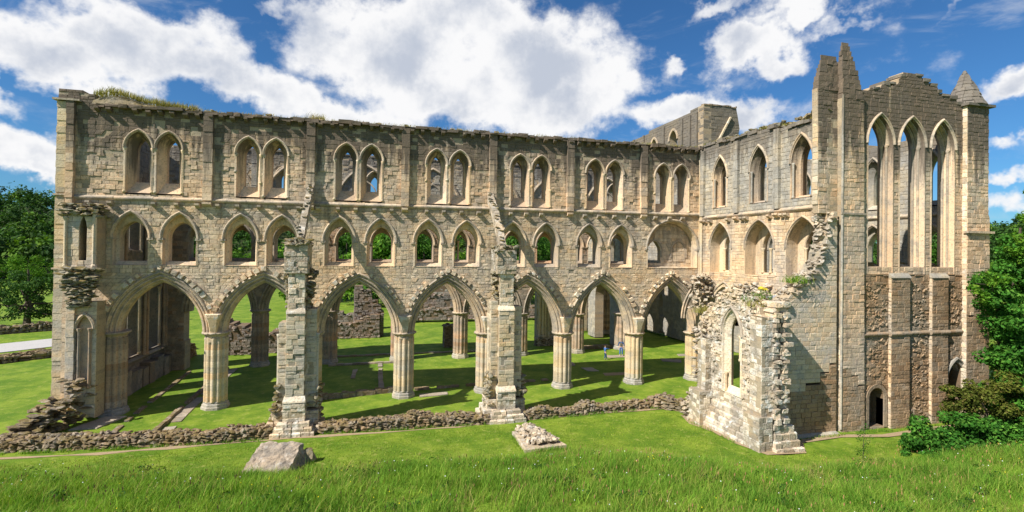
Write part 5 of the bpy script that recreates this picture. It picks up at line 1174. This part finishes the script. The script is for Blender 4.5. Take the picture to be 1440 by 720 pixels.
# field walls and the low broken wall at the left
rubble_wall('field_wall', 'low dry stone wall below the oak at the left edge', [(-62, 33), (-47, 40.0), (-38, 45.5), (-30, 51)], .6, lambda s: .95 + .1 * math.sin(s), M['rubble'], .5, 61, 200, cat='wall')
rubble_wall('foundation_wall', 'grassy broken foundation stones beside the pale road', [(-44, 14.5), (-35.5, 19.5), (-31, 23.5), (-28, 25)], 1.2, lambda s: .55 + .35 * noise.noise(Vector((s * .5, 0, 7))), M['rubble'], .55, 62, 150)
edging('straight kerb of long stones lying in the lawn by the road', [(-40, 19.5), (-33.5, 26.5), (-30, 31)], .5, .35, M['rubble'], 1.3, seed=12)

# ------------------------------------------------------------------ pavilion roof among the trees
tb_ = thing('pavilion', 'low pavilion with a dark red tiled roof among trees at the left edge', 'building', (-128, 132, 0)); bz_ = tz(-128, 132)
FPv = Frame((-128, 132, bz_), (.86, -.5, 0), (.5, .86, 0))
m = MB(); m.box((-10, 0, -1), (10.5, 7, 3.2), FPv); m.build('wall', M['dressed'], tb_)
m = MB(); m.loft([[FPv(a, b, z) for a, b, z in ((-11, -1, 3.1), (11.3, -1, 3.1), (11.3, 8, 3.1), (-11, 8, 3.1))], [FPv(a, b, z) for a, b, z in ((-11, -1, 3.3), (11.3, -1, 3.3), (11.3, 8, 3.3), (-11, 8, 3.3))], [FPv(a, b, z) for a, b, z in ((-8, 3.2, 6.3), (8, 3.2, 6.3), (8, 3.8, 6.3), (-8, 3.8, 6.3))]], True, True, True); m.build('roof', M['roof'], tb_)
for i in range(7):
    m = MB(); m.box((-9 + i * 2.8, -.06, .9), (-7.4 + i * 2.8, .02, 2.5), FPv); w_ = m.build('window', M['glass'], tb_)
    m = MB(); m.box((-9.1 + i * 2.8, -.12, .78), (-7.3 + i * 2.8, -.02, .88), FPv); m.build('sill', M['bleached'], w_)

# ------------------------------------------------------------------ visitors
def skinned(name, chains, parent, mat, root=0, sub=2):
    """chains: list of lists of (x,y,z,r); points closer than 1 mm are welded"""
    bm = bmesh.new(); lay = bm.verts.layers.skin.verify(); idx = {}
    def V(p):
        kk = tuple(round(c, 4) for c in p[:3])
        if kk not in idx:
            v = bm.verts.new(p[:3]); v[lay].radius = (p[3], p[3] * (p[4] if len(p) > 4 else 1)); v[lay].use_root = len(idx) == root; idx[kk] = v
        return idx[kk]
    for c in chains:
        for a, b in zip(c, c[1:]):
            va, vb = V(a), V(b)
            if va != vb and not bm.edges.get((va, vb)): bm.edges.new((va, vb))
    me = bpy.data.meshes.new(name); bm.to_mesh(me); bm.free(); me.materials.append(mat); o = bpy.data.objects.new(name, me); COL.objects.link(o); o.parent = parent
    md = o.modifiers.new('skin', 'SKIN'); md.use_smooth_shade = True; md.branch_smoothing = .3
    o.modifiers.new('sub', 'SUBSURF').levels = sub; o.modifiers['sub'].render_levels = sub
    return o
def person(label, loc, rz, H, arms, stride, jacket, trousers, vest=None, hat=False):
    """local axes: +Y the way the person faces; arms: two lists of elbow, wrist, finger direction"""
    t = thing('person', label, 'person', loc); t.rotation_euler = (0, 0, rz); s = H / 1.75
    P = lambda x, y, z, r, k=1: (x * s, y * s, z * s, r * s, k)
    pel = P(0, 0, .95, .125, .85); belly = P(0, .01, 1.08, .12, .85); ch = P(0, .0, 1.28, .14, .78); nk0 = P(0, -.01, 1.43, .07); nk = P(0, 0, 1.50, .052); hd = P(0, .015, 1.60, .080, 1.15); tp_ = P(0, .01, 1.70, .060)
    body = [[pel, belly, ch, nk0, nk, hd, tp_]]; jk = [[P(0, 0, .90, .150, .88), P(0, .01, 1.08, .145, .85), P(0, 0, 1.28, .162, .8), P(0, -.01, 1.42, .10)]]; tr_ = [[P(0, 0, .96, .14, .88), P(0, 0, .90, .15, .88)]]; shoes = []
    for sd, (el, wr) in zip((-1, 1), arms):
        sh = P(sd * .17, 0, 1.40, .055); e = P(*el, .042); w = P(*wr, .028); body.append([ch, sh, e, w]); jk.append([P(0, 0, 1.28, .162, .8), P(sd * .18, 0, 1.395, .074), P(*el, .056), P(wr[0] * .93 + el[0] * .07, wr[1] * .93 + el[1] * .07, wr[2] * .93 + el[2] * .07, .046)])
        d = Vector(wr) - Vector(el); d.normalize(); side = d.cross(Vector((0, 0, 1))); side = side.normalized() if side.length > .1 else Vector((1, 0, 0)); up = side.cross(d)
        palm = Vector(wr) + d * .07; pm = P(*palm, .034, .55); body.append([w, pm])
        for k_, (off, ln) in enumerate(((-.030, .066), (-.010, .078), (.010, .073), (.028, .056))):
            b0 = palm + side * off + d * .03; b1 = b0 + d * ln * .55 - up * .01; b2 = b0 + d * ln * .9 - up * .035; body.append([pm, P(*b0, .0095), P(*b1, .0088), P(*b2, .0075)])
        th = palm + side * -.045 * sd - d * .02; body.append([pm, P(*th, .0105), P(*(th + d * .04 - side * .012 * sd - up * .015), .009)])
    for sd, (kn, an) in zip((-1, 1), stride):
        hp = P(sd * .09, 0, .88, .085); kk = P(*kn, .058); aa = P(*an, .038); toe = P(an[0], an[1] + .15, .035, .030); heel = P(an[0], an[1] + .0, .05, .036)
        body.append([pel, hp, kk, aa, heel, toe]); tr_.append([P(0, 0, .90, .15, .88), P(sd * .095, 0, .84, .105), P(kn[0], kn[1], kn[2], .078), P(an[0], an[1], .12, .062)])
        shoes.append([P(an[0], an[1] - .03, .06, .047), P(an[0], an[1] + .06, .045, .046), P(an[0], an[1] + .17, .035, .038)])
    b = skinned('body', body, t, M['skin']); skinned('jacket', jk, t, jacket); skinned('trousers', tr_, t, trousers)
    for sh_ in shoes: skinned('shoe', [sh_], t, M['shoe'])
    skinned('hair', [[P(0, -.035, 1.60, .078, 1.05), P(0, -.02, 1.69, .082, 1.1), P(0, .015, 1.735, .05)]], t, M['hair'])
    def blob(name, x, y, z, rx, ry, rz_, mat, par):
        m_ = MB(); L = [[(s * (x + rx * math.cos(a) * math.sin(q)), s * (y + ry * math.sin(a) * math.sin(q)), s * (z + rz_ * math.cos(q))) for a in np.linspace(0, 2 * math.pi, 8, endpoint=False)] for q in np.linspace(.05, math.pi - .05, 6)]
        m_.loft(L, True, True, True); me = bpy.data.meshes.new(name); me.from_pydata(m_.v, [], m_.f); me.materials.append(mat); o = bpy.data.objects.new(name, me); COL.objects.link(o); o.parent = par; return o
    for sd in (-1, 1): blob('eye', sd * .03, .098, 1.625, .011, .008, .008, M['glass'], b); blob('ear', sd * .088, .0, 1.61, .012, .02, .032, M['skin'], b)
    blob('nose', 0, .112, 1.60, .012, .018, .022, M['skin'], b); blob('mouth', 0, .102, 1.565, .024, .008, .006, M['roof'], b)
    if vest: skinned('vest', [[P(0, 0, .93, .158, .9), P(0, .01, 1.1, .156, .88), P(0, 0, 1.3, .176, .82), P(0, -.01, 1.42, .11)]], t, vest)
    return t
person('child in a blue top and trousers stretching one arm towards the man', (22.46, 9.46, 0), R(-75), 1.52, (((-.24, .08, 1.13), (-.20, .26, 1.0)), ((.20, .24, 1.30), (.14, .50, 1.28))),
       (((-.10, .10, .50), (-.10, -.02, .07)), ((.10, .06, .50), (.10, .16, .07))), M['denim'], M['navy'])
person('man in a dark top and olive vest standing with his back half turned', (24.9, 10.7, .08), R(150), 1.80, (((-.30, .04, 1.14), (-.26, .22, 1.05)), ((.30, .0, 1.14), (.26, .16, .98))),
       (((-.11, .03, .50), (-.13, 0, .07)), ((.11, .04, .50), (.13, .03, .07))), M['navy'], M['denim'], M['vest'])

# ------------------------------------------------------------------ trees
def limb(m, pts, n=7):
    L = []
    for i, (x, y, z, r_) in enumerate(pts):
        a = Vector(pts[max(0, i - 1)][:3]); b = Vector(pts[min(len(pts) - 1, i + 1)][:3]); d = (b - a).normalized(); s = d.orthogonal().normalized(); q = d.cross(s)
        L.append([tuple(Vector((x, y, z)) + (s * math.cos(t) + q * math.sin(t)) * r_) for t in np.linspace(0, 2 * math.pi, n, endpoint=False)])
    m.loft(L, True, True, True)
def crown_mesh(name, seed, H, Rr, nleaf, size, mat, low=.3, blobs=26):
    r = random.Random(seed); C = []; Q = []; Nn = []; B = []
    for i in range(blobs):
        a = r.uniform(0, 2 * math.pi); zz = r.uniform(low, 1); rad = Rr * (1 - abs((zz - low) / (1 - low) - .38) ** 1.8) * r.uniform(.35, .95)
        C.append((rad * math.cos(a), rad * math.sin(a), H * zz * .93)); Q.append(Rr * r.uniform(.24, .42)); Nn.append(int(nleaf / blobs))
    v, f = leaf_cloud(C, Q, Nn, size, .72, seed)
    me = bpy.data.meshes.new(name); me.vertices.add(len(v)); me.vertices.foreach_set('co', v.astype(np.float32).ravel()); me.loops.add(len(f) * 4); me.loops.foreach_set('vertex_index', f.astype(np.int32).ravel())
    me.polygons.add(len(f)); me.polygons.foreach_set('loop_start', (np.arange(len(f)) * 4).astype(np.int32)); me.polygons.foreach_set('loop_total', np.full(len(f), 4, np.int32)); me.materials.append(mat); me.update(calc_edges=True)
    m = MB(); limb(m, [(0, 0, -1, H * .035), (0, 0, H * .12, H * .024), (.1, 0, H * .45, H * .016), (0, .1, H * .8, H * .006)])
    for c in C[::2]: limb(m, [(0, 0, H * .25, H * .012), (c[0] * .5, c[1] * .5, (c[2] + H * .25) * .5, H * .008), (c[0], c[1], c[2], H * .003)], 5)
    tm = bpy.data.meshes.new('trunk'); tm.from_pydata(m.v, [], m.f); tm.materials.append(M['bark']); return me, tm, (C, Q)
PROT = [crown_mesh('crown', 1, 14, 6.2, 5200, .34, M['leaf'], .16), crown_mesh('crown', 2, 12, 6.0, 5000, .32, M['leaf_light'], .12), crown_mesh('crown', 3, 16, 5.6, 5600, .36, M['leaf_dark'], .14),
        crown_mesh('crown', 4, 9, 5.4, 4200, .28, M['leaf_light'], .08), crown_mesh('crown', 5, 13, 6.6, 5200, .34, M['leaf'], .10)]
KL = ['rounded mid green broadleaf tree at the foot of the wooded hillside', 'light green spreading tree at the foot of the wooded hillside', 'dark tall tree at the foot of the wooded hillside', 'low pale green bushy tree at the foot of the wooded hillside', 'broad mid green tree with low crown at the foot of the wooded hillside']
def tree(x, y, k, sc=1.0, label=None, group='trees along the foot of the hillside', rz=None, z=None):
    t = thing('broadleaf_tree', label or KL[k], 'tree', (x, y, tz(x, y) if z is None else z), group); t.scale = (sc, sc, sc * random.uniform(.9, 1.1)); t.rotation_euler = (0, 0, random.uniform(0, 6) if rz is None else rz)
    me, tm, _ = PROT[k]
    for nm, mm in (('crown', me), ('trunk', tm)): o = bpy.data.objects.new(nm, mm); COL.objects.link(o); o.parent = t
    return t
rt = random.Random(77)
az = -50.0
while az < 72:
    rr = rt.uniform(196, 226); a = R(az); x, y = rr * math.sin(a), -38 + rr * math.cos(a)
    if not (-62 < az < -37 and rr < 132 and False): tree(x, y, rt.choice([0, 1, 2, 3, 4, 1, 3]), rt.uniform(.6, .95))
    az += rt.uniform(1.2, 2.2)
# nearer, taller trees that show through the triforium openings
for i, (x, y, k, sc) in enumerate(((-16.5, 78, 1, 1.15), (-8, 84, 0, 1.1), (-1, 70, 1, 1.2), (3.5, 66, 4, 1.15), (9, 74, 0, 1.1), (22, 72, 1, 1.1), (29, 66, 4, 1.2), (36, 74, 0, 1.1), (50, 60, 4, 1.0), (58, 48, 1, 1.1), (66, 44, 0, 1.2), (74, 33, 2, 1.0), (80, 20, 4, 1.1), (52, 40, 2, .9), (46, 66, 1, 1.1))):
    tree(x, y, k, sc, None if k != 1 else 'light green tree standing in the park beyond the ruins', 'park trees beyond the ruins' if k == 1 else 'trees along the foot of the hillside')
# the field oak at the left
oak = thing('oak_tree', 'dark spreading oak with visible limbs on the lawn at the left edge', 'tree', (-48.5, 47.5, tz(-48.5, 47.5)))
r = random.Random(21); C = []; Q = []
for i in range(46):
    a = r.uniform(0, 6.28); zz = r.uniform(.13, 1); rad = 5.6 * (1 - abs(zz - .45) ** 1.9 * 1.6) * r.uniform(.25, 1); C.append((rad * math.cos(a), rad * math.sin(a), 7.2 * zz)); Q.append(r.uniform(.6, 1.3))
v, f = leaf_cloud(C, Q, [190] * 46, .17, .7, 5); v = v + np.array(oak.location); np_mesh('crown', v, f, M['wood_mid'], oak)
m = MB(); ox, oy, oz = oak.location; limb(m, [(ox, oy, oz - .5, .55), (ox, oy, oz + 1.2, .38), (ox + .2, oy, oz + 4, .28), (ox, oy, oz + 8, .1)], 9)
for c in C: 
    if r.random() < .6: limb(m, [(ox, oy, oz + 1.6 + r.random() * 2.5, .14), (ox + c[0] * .5, oy + c[1] * .5, oz + c[2] * .62 + .6, .09), (ox + c[0], oy + c[1], oz + c[2], .03)], 5)
m.build('trunk', M['bark'], oak)
# the wood on the hillside: one mass nobody could count
g = np.random.default_rng(3); Cs = [[], [], [], []]
for i in range(2500):
    a = R(g.uniform(-64, 80)); rr = g.uniform(226, 500) ** 1.0; x, y = rr * math.sin(a), -38 + rr * math.cos(a)
    if y < -15 and x > 0: pass
    k = int(g.choice([0, 0, 1, 2, 2])); z = tz(x, y); hgt = g.uniform(4, 13); R_ = g.uniform(3.6, 6.4)
    Cs[k].append((x, y, z + hgt * .62, R_))
for k, mt in enumerate((M['wood_mid'], M['wood_light'], M['wood_dark'])):
    cc = []; qq = []; nn = []
    for (x, y, z, q) in Cs[k]:
        d = math.hypot(x, y + 38); n = int(np.clip(60000 / d, 100, 240) * .55)
        for _ in range(3):
            o = g.normal(size=3) * q * .26; cc.append((x + o[0], y + o[1], z + o[2])); qq.append(q * g.uniform(.5, .8)); nn.append(n // 2)
    v, f = leaf_cloud(cc, qq, nn, .85, 1.05, 40 + k); o = np_mesh('woodland', v, f, mt, None, 'stuff')
    tag(o, ('mid green part of the far wood covering the hillside', 'light green patches of the far wood on the hillside', 'dark green parts of the far wood on the hillside')[k], 'wood')

# ------------------------------------------------------------------ shrubs at the right
def shrub(name, label, blobs, mat, size, stems, seed, dens=150, extra=None):
    c0 = blobs[0]; base = (c0[0], c0[1], tz(c0[0], c0[1])); t = thing(name, label, 'shrub' if name != 'ivy_tree' else 'tree', base); rs = random.Random(seed)
    C = []; Q = []; Nn = []
    for (x, y, z, rad) in blobs:
        for i in range(7):
            d = Vector((rs.gauss(0, 1), rs.gauss(0, 1), rs.gauss(0, 1))).normalized() * rad * rs.uniform(.35, .85); C.append((x + d.x, y + d.y, z + d.z * .8)); q = rad * rs.uniform(.28, .5); Q.append(q); Nn.append(int(dens * q * q / size / size * .036) + 40)
    v, f = leaf_cloud(C, Q, Nn, size, .75, seed, up=.7); np_mesh('foliage', v, f, mat, t)
    m = MB()
    for p in stems: limb(m, p, 6)
    m.build('trunk' if name == 'ivy_tree' else 'stem', M['bark'], t); return t
iz = tz(37.5, -16.5)
shrub('ivy_tree', 'tall tree smothered in glossy ivy at the right edge', [(37.6, -16.2, 9.5, 2.3), (36.1, -16.6, 8.2, 1.5), (35.9, -16.4, 5.6, 1.6), (37.4, -16.6, 6.2, 1.9), (36.5, -16.3, 4.0, 1.7), (38.6, -16.2, 12.0, 1.6), (37.3, -16.3, 11.4, 1.2), (38.4, -16.3, 4.2, 2.0), (38.9, -16.3, 8.0, 2.2), (34.8, -16.4, 9.6, .8), (36.8, -16.8, 2.4, 1.8), (39, -16, 2, 2), (35.3, -16.9, 7.2, 1.4), (35.0, -16.9, 5.0, 1.3), (34.9, -17.0, 8.6, 1.1), (37.9, -17, 10.6, 1.6), (36.2, -16.9, 10.0, 1.2), (35.6, -17, 3.2, 1.4), (38.5, -17, 6, 2.2)],
      M['leaf_gloss'], .115, [[(38, -15.8, iz - .3, .45), (37.9, -15.8, 5, .32), (38.1, -15.9, 9.5, .2), (38.4, -16, 13, .06)], [(38, -15.8, 3, .2), (36.6, -16, 6, .12), (36, -16.2, 8.4, .05)]], 1, 190)
shrub('elder_bush', 'feathery light green branches above the ivy at the right edge', [(37.2, -16.9, 12.6, .9), (38.2, -16.9, 14.0, .9), (37.6, -17.0, 13.4, .6), (36.3, -17, 11.4, .7), (34.5, -16.9, 9.9, .75), (33.9, -16.9, 8.8, .6), (33.4, -16.8, 9.3, .45), (38.0, -16.9, 15.2, .4)],
      M['leaf_light'], .10, [[(38.2, -16.3, 8, .1), (37.6, -16.8, 12, .06), (38.1, -16.9, 15, .02)], [(36.5, -16.4, 7, .08), (34.6, -16.8, 9.5, .04), (33.4, -16.8, 9.6, .02)]], 2, 22)
shrub('ivy_bush', 'low glossy ivy bush spreading over the grass at the right', [(30.6, -17.2, 1.0, 1.3), (32.0, -17.3, 1.5, 1.4), (29.6, -17.2, .6, .9), (33.3, -17.4, 1.5, 1.4), (34.6, -17.5, 1.1, 1.5), (28.9, -17.3, .25, .5), (31.2, -17.0, 2.0, .8), (36, -17.8, 1.0, 1.4), (30.2, -17.6, .3, 1.0), (28.9, -17.0, .5, .9), (28.0, -17.2, .1, .6), (29.8, -16.8, 1.3, 1.0), (34.2, -18.4, .6, 1.3), (36.4, -18.8, .8, 1.5), (30.9, -17.8, .9, 1.1), (33.2, -18.0, 1.2, 1.3), (35.2, -18.4, 1.4, 1.4), (28.6, -16.8, .9, .7), (32.6, -17.9, .6, 1.3), (31.5, -17.2, .8, 1.3)],
      M['leaf_gloss'], .10, [[(31, -17, .0, .08), (31.5, -17.1, 1.5, .03)], [(33, -17.2, 0, .08), (33.4, -17.2, 1.8, .03)]], 3, 190)
shrub('hawthorn_bush', 'olive brown leafed bush between the doorway and the ivy', [(33.4, -16.6, 3.3, 1.0), (34.6, -16.8, 3.4, 1.1), (35.9, -17.3, 2.6, 1.3), (32.4, -16.3, 3.2, .7), (35.3, -17.4, 1.6, 1.1), (36.9, -17.7, 3.2, 1.1), (34.0, -17.0, 2.6, 1.2), (35.0, -17.2, 3.9, 1.0), (33.0, -16.7, 2.8, .9), (36.2, -17.5, 3.8, 1.0), (33.2, -16.2, 2.2, .9), (37, -18, 1.6, 1.2)],
      M['leaf_olive'], .085, [[(34, -16.8, 0, .1), (34.3, -16.8, 2, .06), (33.6, -16.6, 3.6, .02)], [(35.6, -17.2, 0, .1), (36, -17.3, 3.2, .03)]], 4, 170)
# thin sapling in front of the brown wall
ts2 = thing('sapling', 'thin young sapling standing in the meadow in front of the brown gable', 'sapling', (24.2, -17.6, tz(24.2, -17.6)))
sx, sy, sz = ts2.location; m = MB(); limb(m, [(sx, sy, sz - .1, .022), (sx + .03, sy, sz + .9, .016), (sx + .1, sy, sz + 2.0, .006)], 5); limb(m, [(sx + .02, sy, sz + .8, .01), (sx + .3, sy, sz + 1.5, .004)], 5); m.build('stem', M['bark'], ts2)
C = [(sx + random.uniform(-.2, .3), sy + random.uniform(-.2, .2), sz + .35 + 1.65 * i / 26) for i in range(27)]; v, f = leaf_cloud(C, [.16] * 27, [13] * 27, .045, 1, 9); np_mesh('foliage', v, f, M['leaf'], ts2)
# weeds on the chapel vault
tw2 = thing('ragwort', 'yellow flowering weed on top of the chapel ruin', 'plant', (22.6, -12.2, 8.6)); wx, wy, wz = tw2.location
v, f = leaf_cloud([(wx, wy, wz + .1), (wx - .4, wy - .1, wz - .3), (wx - .7, wy - .3, wz - .8), (wx + .5, wy, wz)], [.35, .4, .45, .3], [160] * 4, .05, 1, 8); np_mesh('leaves', v, f, M['leaf_light'], tw2)
v, f = leaf_cloud([(wx, wy, wz + .42), (wx + .25, wy, wz + .36)], [.26, .2], [130, 70], .04, .5, 8); np_mesh('flower_head', v, f, M['yellow_petal'], tw2)
for i, (x, y, z) in enumerate(((21.5, -12.9, 8.5), (21.2, -13.4, 8.2), (24.6, -12.8, 9.5), (21.3, -8.6, 7.2))):
    n = 260; P = np.stack([x + rng.normal(size=n) * .3, y + rng.normal(size=n) * .3, np.full(n, z - .1)], 1); q, f = blades(P, np.full(n, .5), np.full(n, .014), .9, i)
    o = np_mesh('weed_tuft', q, f, M['drygrass'] if i % 2 else M['meadow']); tag(o, ['tall weeds growing left of the lead sheet', 'drier weeds hanging over the chapel lancet', 'weeds on the diagonal top of the plastered wall', 'small green tuft on the left shoulder of the chapel'][i], 'plant', 'weeds on the ruin', 'thing')

# ------------------------------------------------------------------ meadow, lawn blades, flowers
def scatter(n, x0, x1, y0, y1, f):
    x = rng.uniform(x0, x1, n); y = rng.uniform(y0, y1, n); k = f(x, y); x, y = x[k], y[k]; return np.stack([x, y, terrain(x, y)], 1)
def edge(x): return -12.0 + 4.3 * (1 - sstep(-17, -5, x)) - 1.2 * sstep(-6, 8, x) - 3.1 * sstep(8, 21, x) + .5 * np.sin(x * .9) + .3 * np.sin(x * 2.3)
def nfield(P, s, o=0): return np.array([noise.noise(Vector((p[0] * s, p[1] * s, o))) for p in P])
P = scatter(400000, -28, 40, -29, -7, lambda x, y: (y < edge(x) + .3) & (rng.random(len(x)) < np.clip((edge(x) + .3 - y) / 1.8, .12, 1)))
hn = nfield(P, .55); hn2 = nfield(P, 1.9, 4); h = .37 * (1 + .9 * hn + .7 * hn2) * np.clip((edge(P[:, 0]) + .5 - P[:, 1]) / 3.4, .28, 1); h = np.clip(h, .08, .8) * np.clip(np.hypot(P[:, 0], P[:, 1] + 38) / 17, .55, 1)
q, f = blades(P, h, np.full(len(P), .0085), .9, 3); o = np_mesh('meadow_grass', q, f, M['meadow'], None, 'stuff'); tag(o, 'tall uncut meadow grass along the bottom of the photo', 'grass')
P = scatter(60000, -27, 40, -29, -7.5, lambda x, y: (y < edge(x) + .8)); P = P[nfield(P, .35, 9) + .5 * nfield(P, 1.3, 2) > rng.uniform(-.3, .5, len(P))]
q, f = blades(P, rng.uniform(.25, .52, len(P)) * np.clip((edge(P[:, 0]) + .9 - P[:, 1]) / 2.4, .3, 1.2), np.full(len(P), .008), .7, 4); o = np_mesh('dry_grass', q, f, M['drygrass'], None, 'stuff'); tag(o, 'dry straw coloured grass stalks among the meadow', 'grass')
P = scatter(90000, -27, 40, -16.6, -6.9, lambda x, y: (y > edge(x) - .3) & ~((x > 19.8) & (y > -15.0)) & (y < -7.0))
q, f = blades(P, np.full(len(P), .065), np.full(len(P), .012), .9, 5); o = np_mesh('lawn_grass', q, f, M['lawn_blade'], None, 'stuff'); tag(o, 'short mown grass of the lawn in front of the ruin', 'grass')
P = scatter(2400, -26, 38, -28, -8, lambda x, y: y < edge(x) - .3); P = P[nfield(P, .3, 2) > -.1]
m = MB()
for (x, y, z) in P:
    hh = random.uniform(.3, .55); dx, dy = random.uniform(-.1, .1), random.uniform(-.05, .05)
    m.add([(x - .006, y, z), (x + .006, y, z), (x + dx, y + dy, z + hh * .8)], [(0, 1, 2)]); r0 = random.uniform(.016, .03)
    m.loft([[(x + dx + r0 * k * math.cos(a), y + dy + r0 * k * math.sin(a), z + hh * .72 + zz * hh) for a in (0, 2.1, 4.2)] for zz, k in ((0, .4), (.12, 1), (.26, .3))], True, True, True)
o = m.build('seed_heads', M['seed'], kind='stuff'); tag(o, 'reddish brown dock and seed heads above the meadow', 'grass')
for nm, mat, n, rr, lab, th in (('white_flowers', M['white_petal'], 420, .018, 'small white flower heads dotted through the meadow', -1), ('yellow_flowers', M['yellow_petal'], 620, .016, 'small yellow flowers in the meadow', .02)):
    P = scatter(n, -26, 38, -28, -8, lambda x, y: y < edge(x) - .2); P = P[nfield(P, .25, 3) > th]; m = MB()
    for (x, y, z) in P:
        hh = random.uniform(.2, .42); q_ = rr * random.uniform(.6, 1.4); m.loft([[(x + q_ * math.cos(a), y + q_ * math.sin(a), z + hh) for a in np.linspace(0, 6.28, 7)[:-1]], [(x + q_ * .5 * math.cos(a), y + q_ * .5 * math.sin(a), z + hh + .02) for a in np.linspace(0, 6.28, 7)[:-1]]], True, True, True)
    o = m.build(nm, mat, kind='stuff'); tag(o, lab, 'flowers')

# broad leaved weeds in the meadow and grass growing against the stones
P = scatter(420, -26, 38, -28, -8, lambda x, y: y < edge(x) - .4)
v, f = leaf_cloud([(p[0], p[1], p[2] + .12) for p in P], [random.uniform(.15, .42) for _ in P], [46] * len(P), .06, .5, 12, up=.9); o = np_mesh('weed_leaves', v, f, M['leaf_dark'], None, 'stuff'); tag(o, 'dark broad leaved weed clumps among the meadow grass', 'weeds')
v, f = leaf_cloud([(p[0] + .8, p[1] - .5, p[2] + .14) for p in P[::2]], [random.uniform(.15, .4) for _ in P[::2]], [40] * len(P[::2]), .05, .5, 13, up=.9); o = np_mesh('weed_leaves', v, f, M['leaf_light'], None, 'stuff'); tag(o, 'light green weed clumps among the meadow grass', 'weeds')
pts = []
for (x0, y0, x1, y1, n) in ((-27, -5.3, -19.8, -5.65, 500), (-19.8, -5.65, -14.6, -6.2, 500), (-14.6, -6.2, -6.6, -6.65, 700), (-3.4, -6.3, 3.8, -6.65, 600), (3.8, -6.65, 6.6, -6.8, 250), (9.6, -6.6, 19.5, -6.2, 700), (-6.3, -12.95, -4.1, -13.3, 320), (-3.7, -12.6, -3.2, -11.2, 160), (-6.5, -12.5, -6.0, -10.6, 160), (7.3, -12.9, 9.9, -12.7, 260), (9.95, -12.6, 9.5, -9.2, 160), (7.35, -12.7, 7.5, -9.3, 160), (19.7, -8, 20.0, -13.4, 260), (23.2, -13.5, 27.5, -13.6, 260), (29.8, -13.5, 37, -13.6, 500)):
    t_ = rng.random(n); pts.append(np.stack([x0 + (x1 - x0) * t_ + rng.normal(size=n) * .06, y0 + (y1 - y0) * t_ + rng.normal(size=n) * .07], 1))
P2 = np.vstack(pts); P = np.stack([P2[:, 0], P2[:, 1], terrain(P2[:, 0], P2[:, 1]) - .01], 1); P = P[nfield(P, 1.4, 6) > -.15]
q, f = blades(P, np.full(len(P), .24), np.full(len(P), .011), .8, 15); o = np_mesh('edge_grass', q, f, M['meadow'], None, 'stuff'); tag(o, 'longer grass left growing against the foot of walls and stones', 'grass')
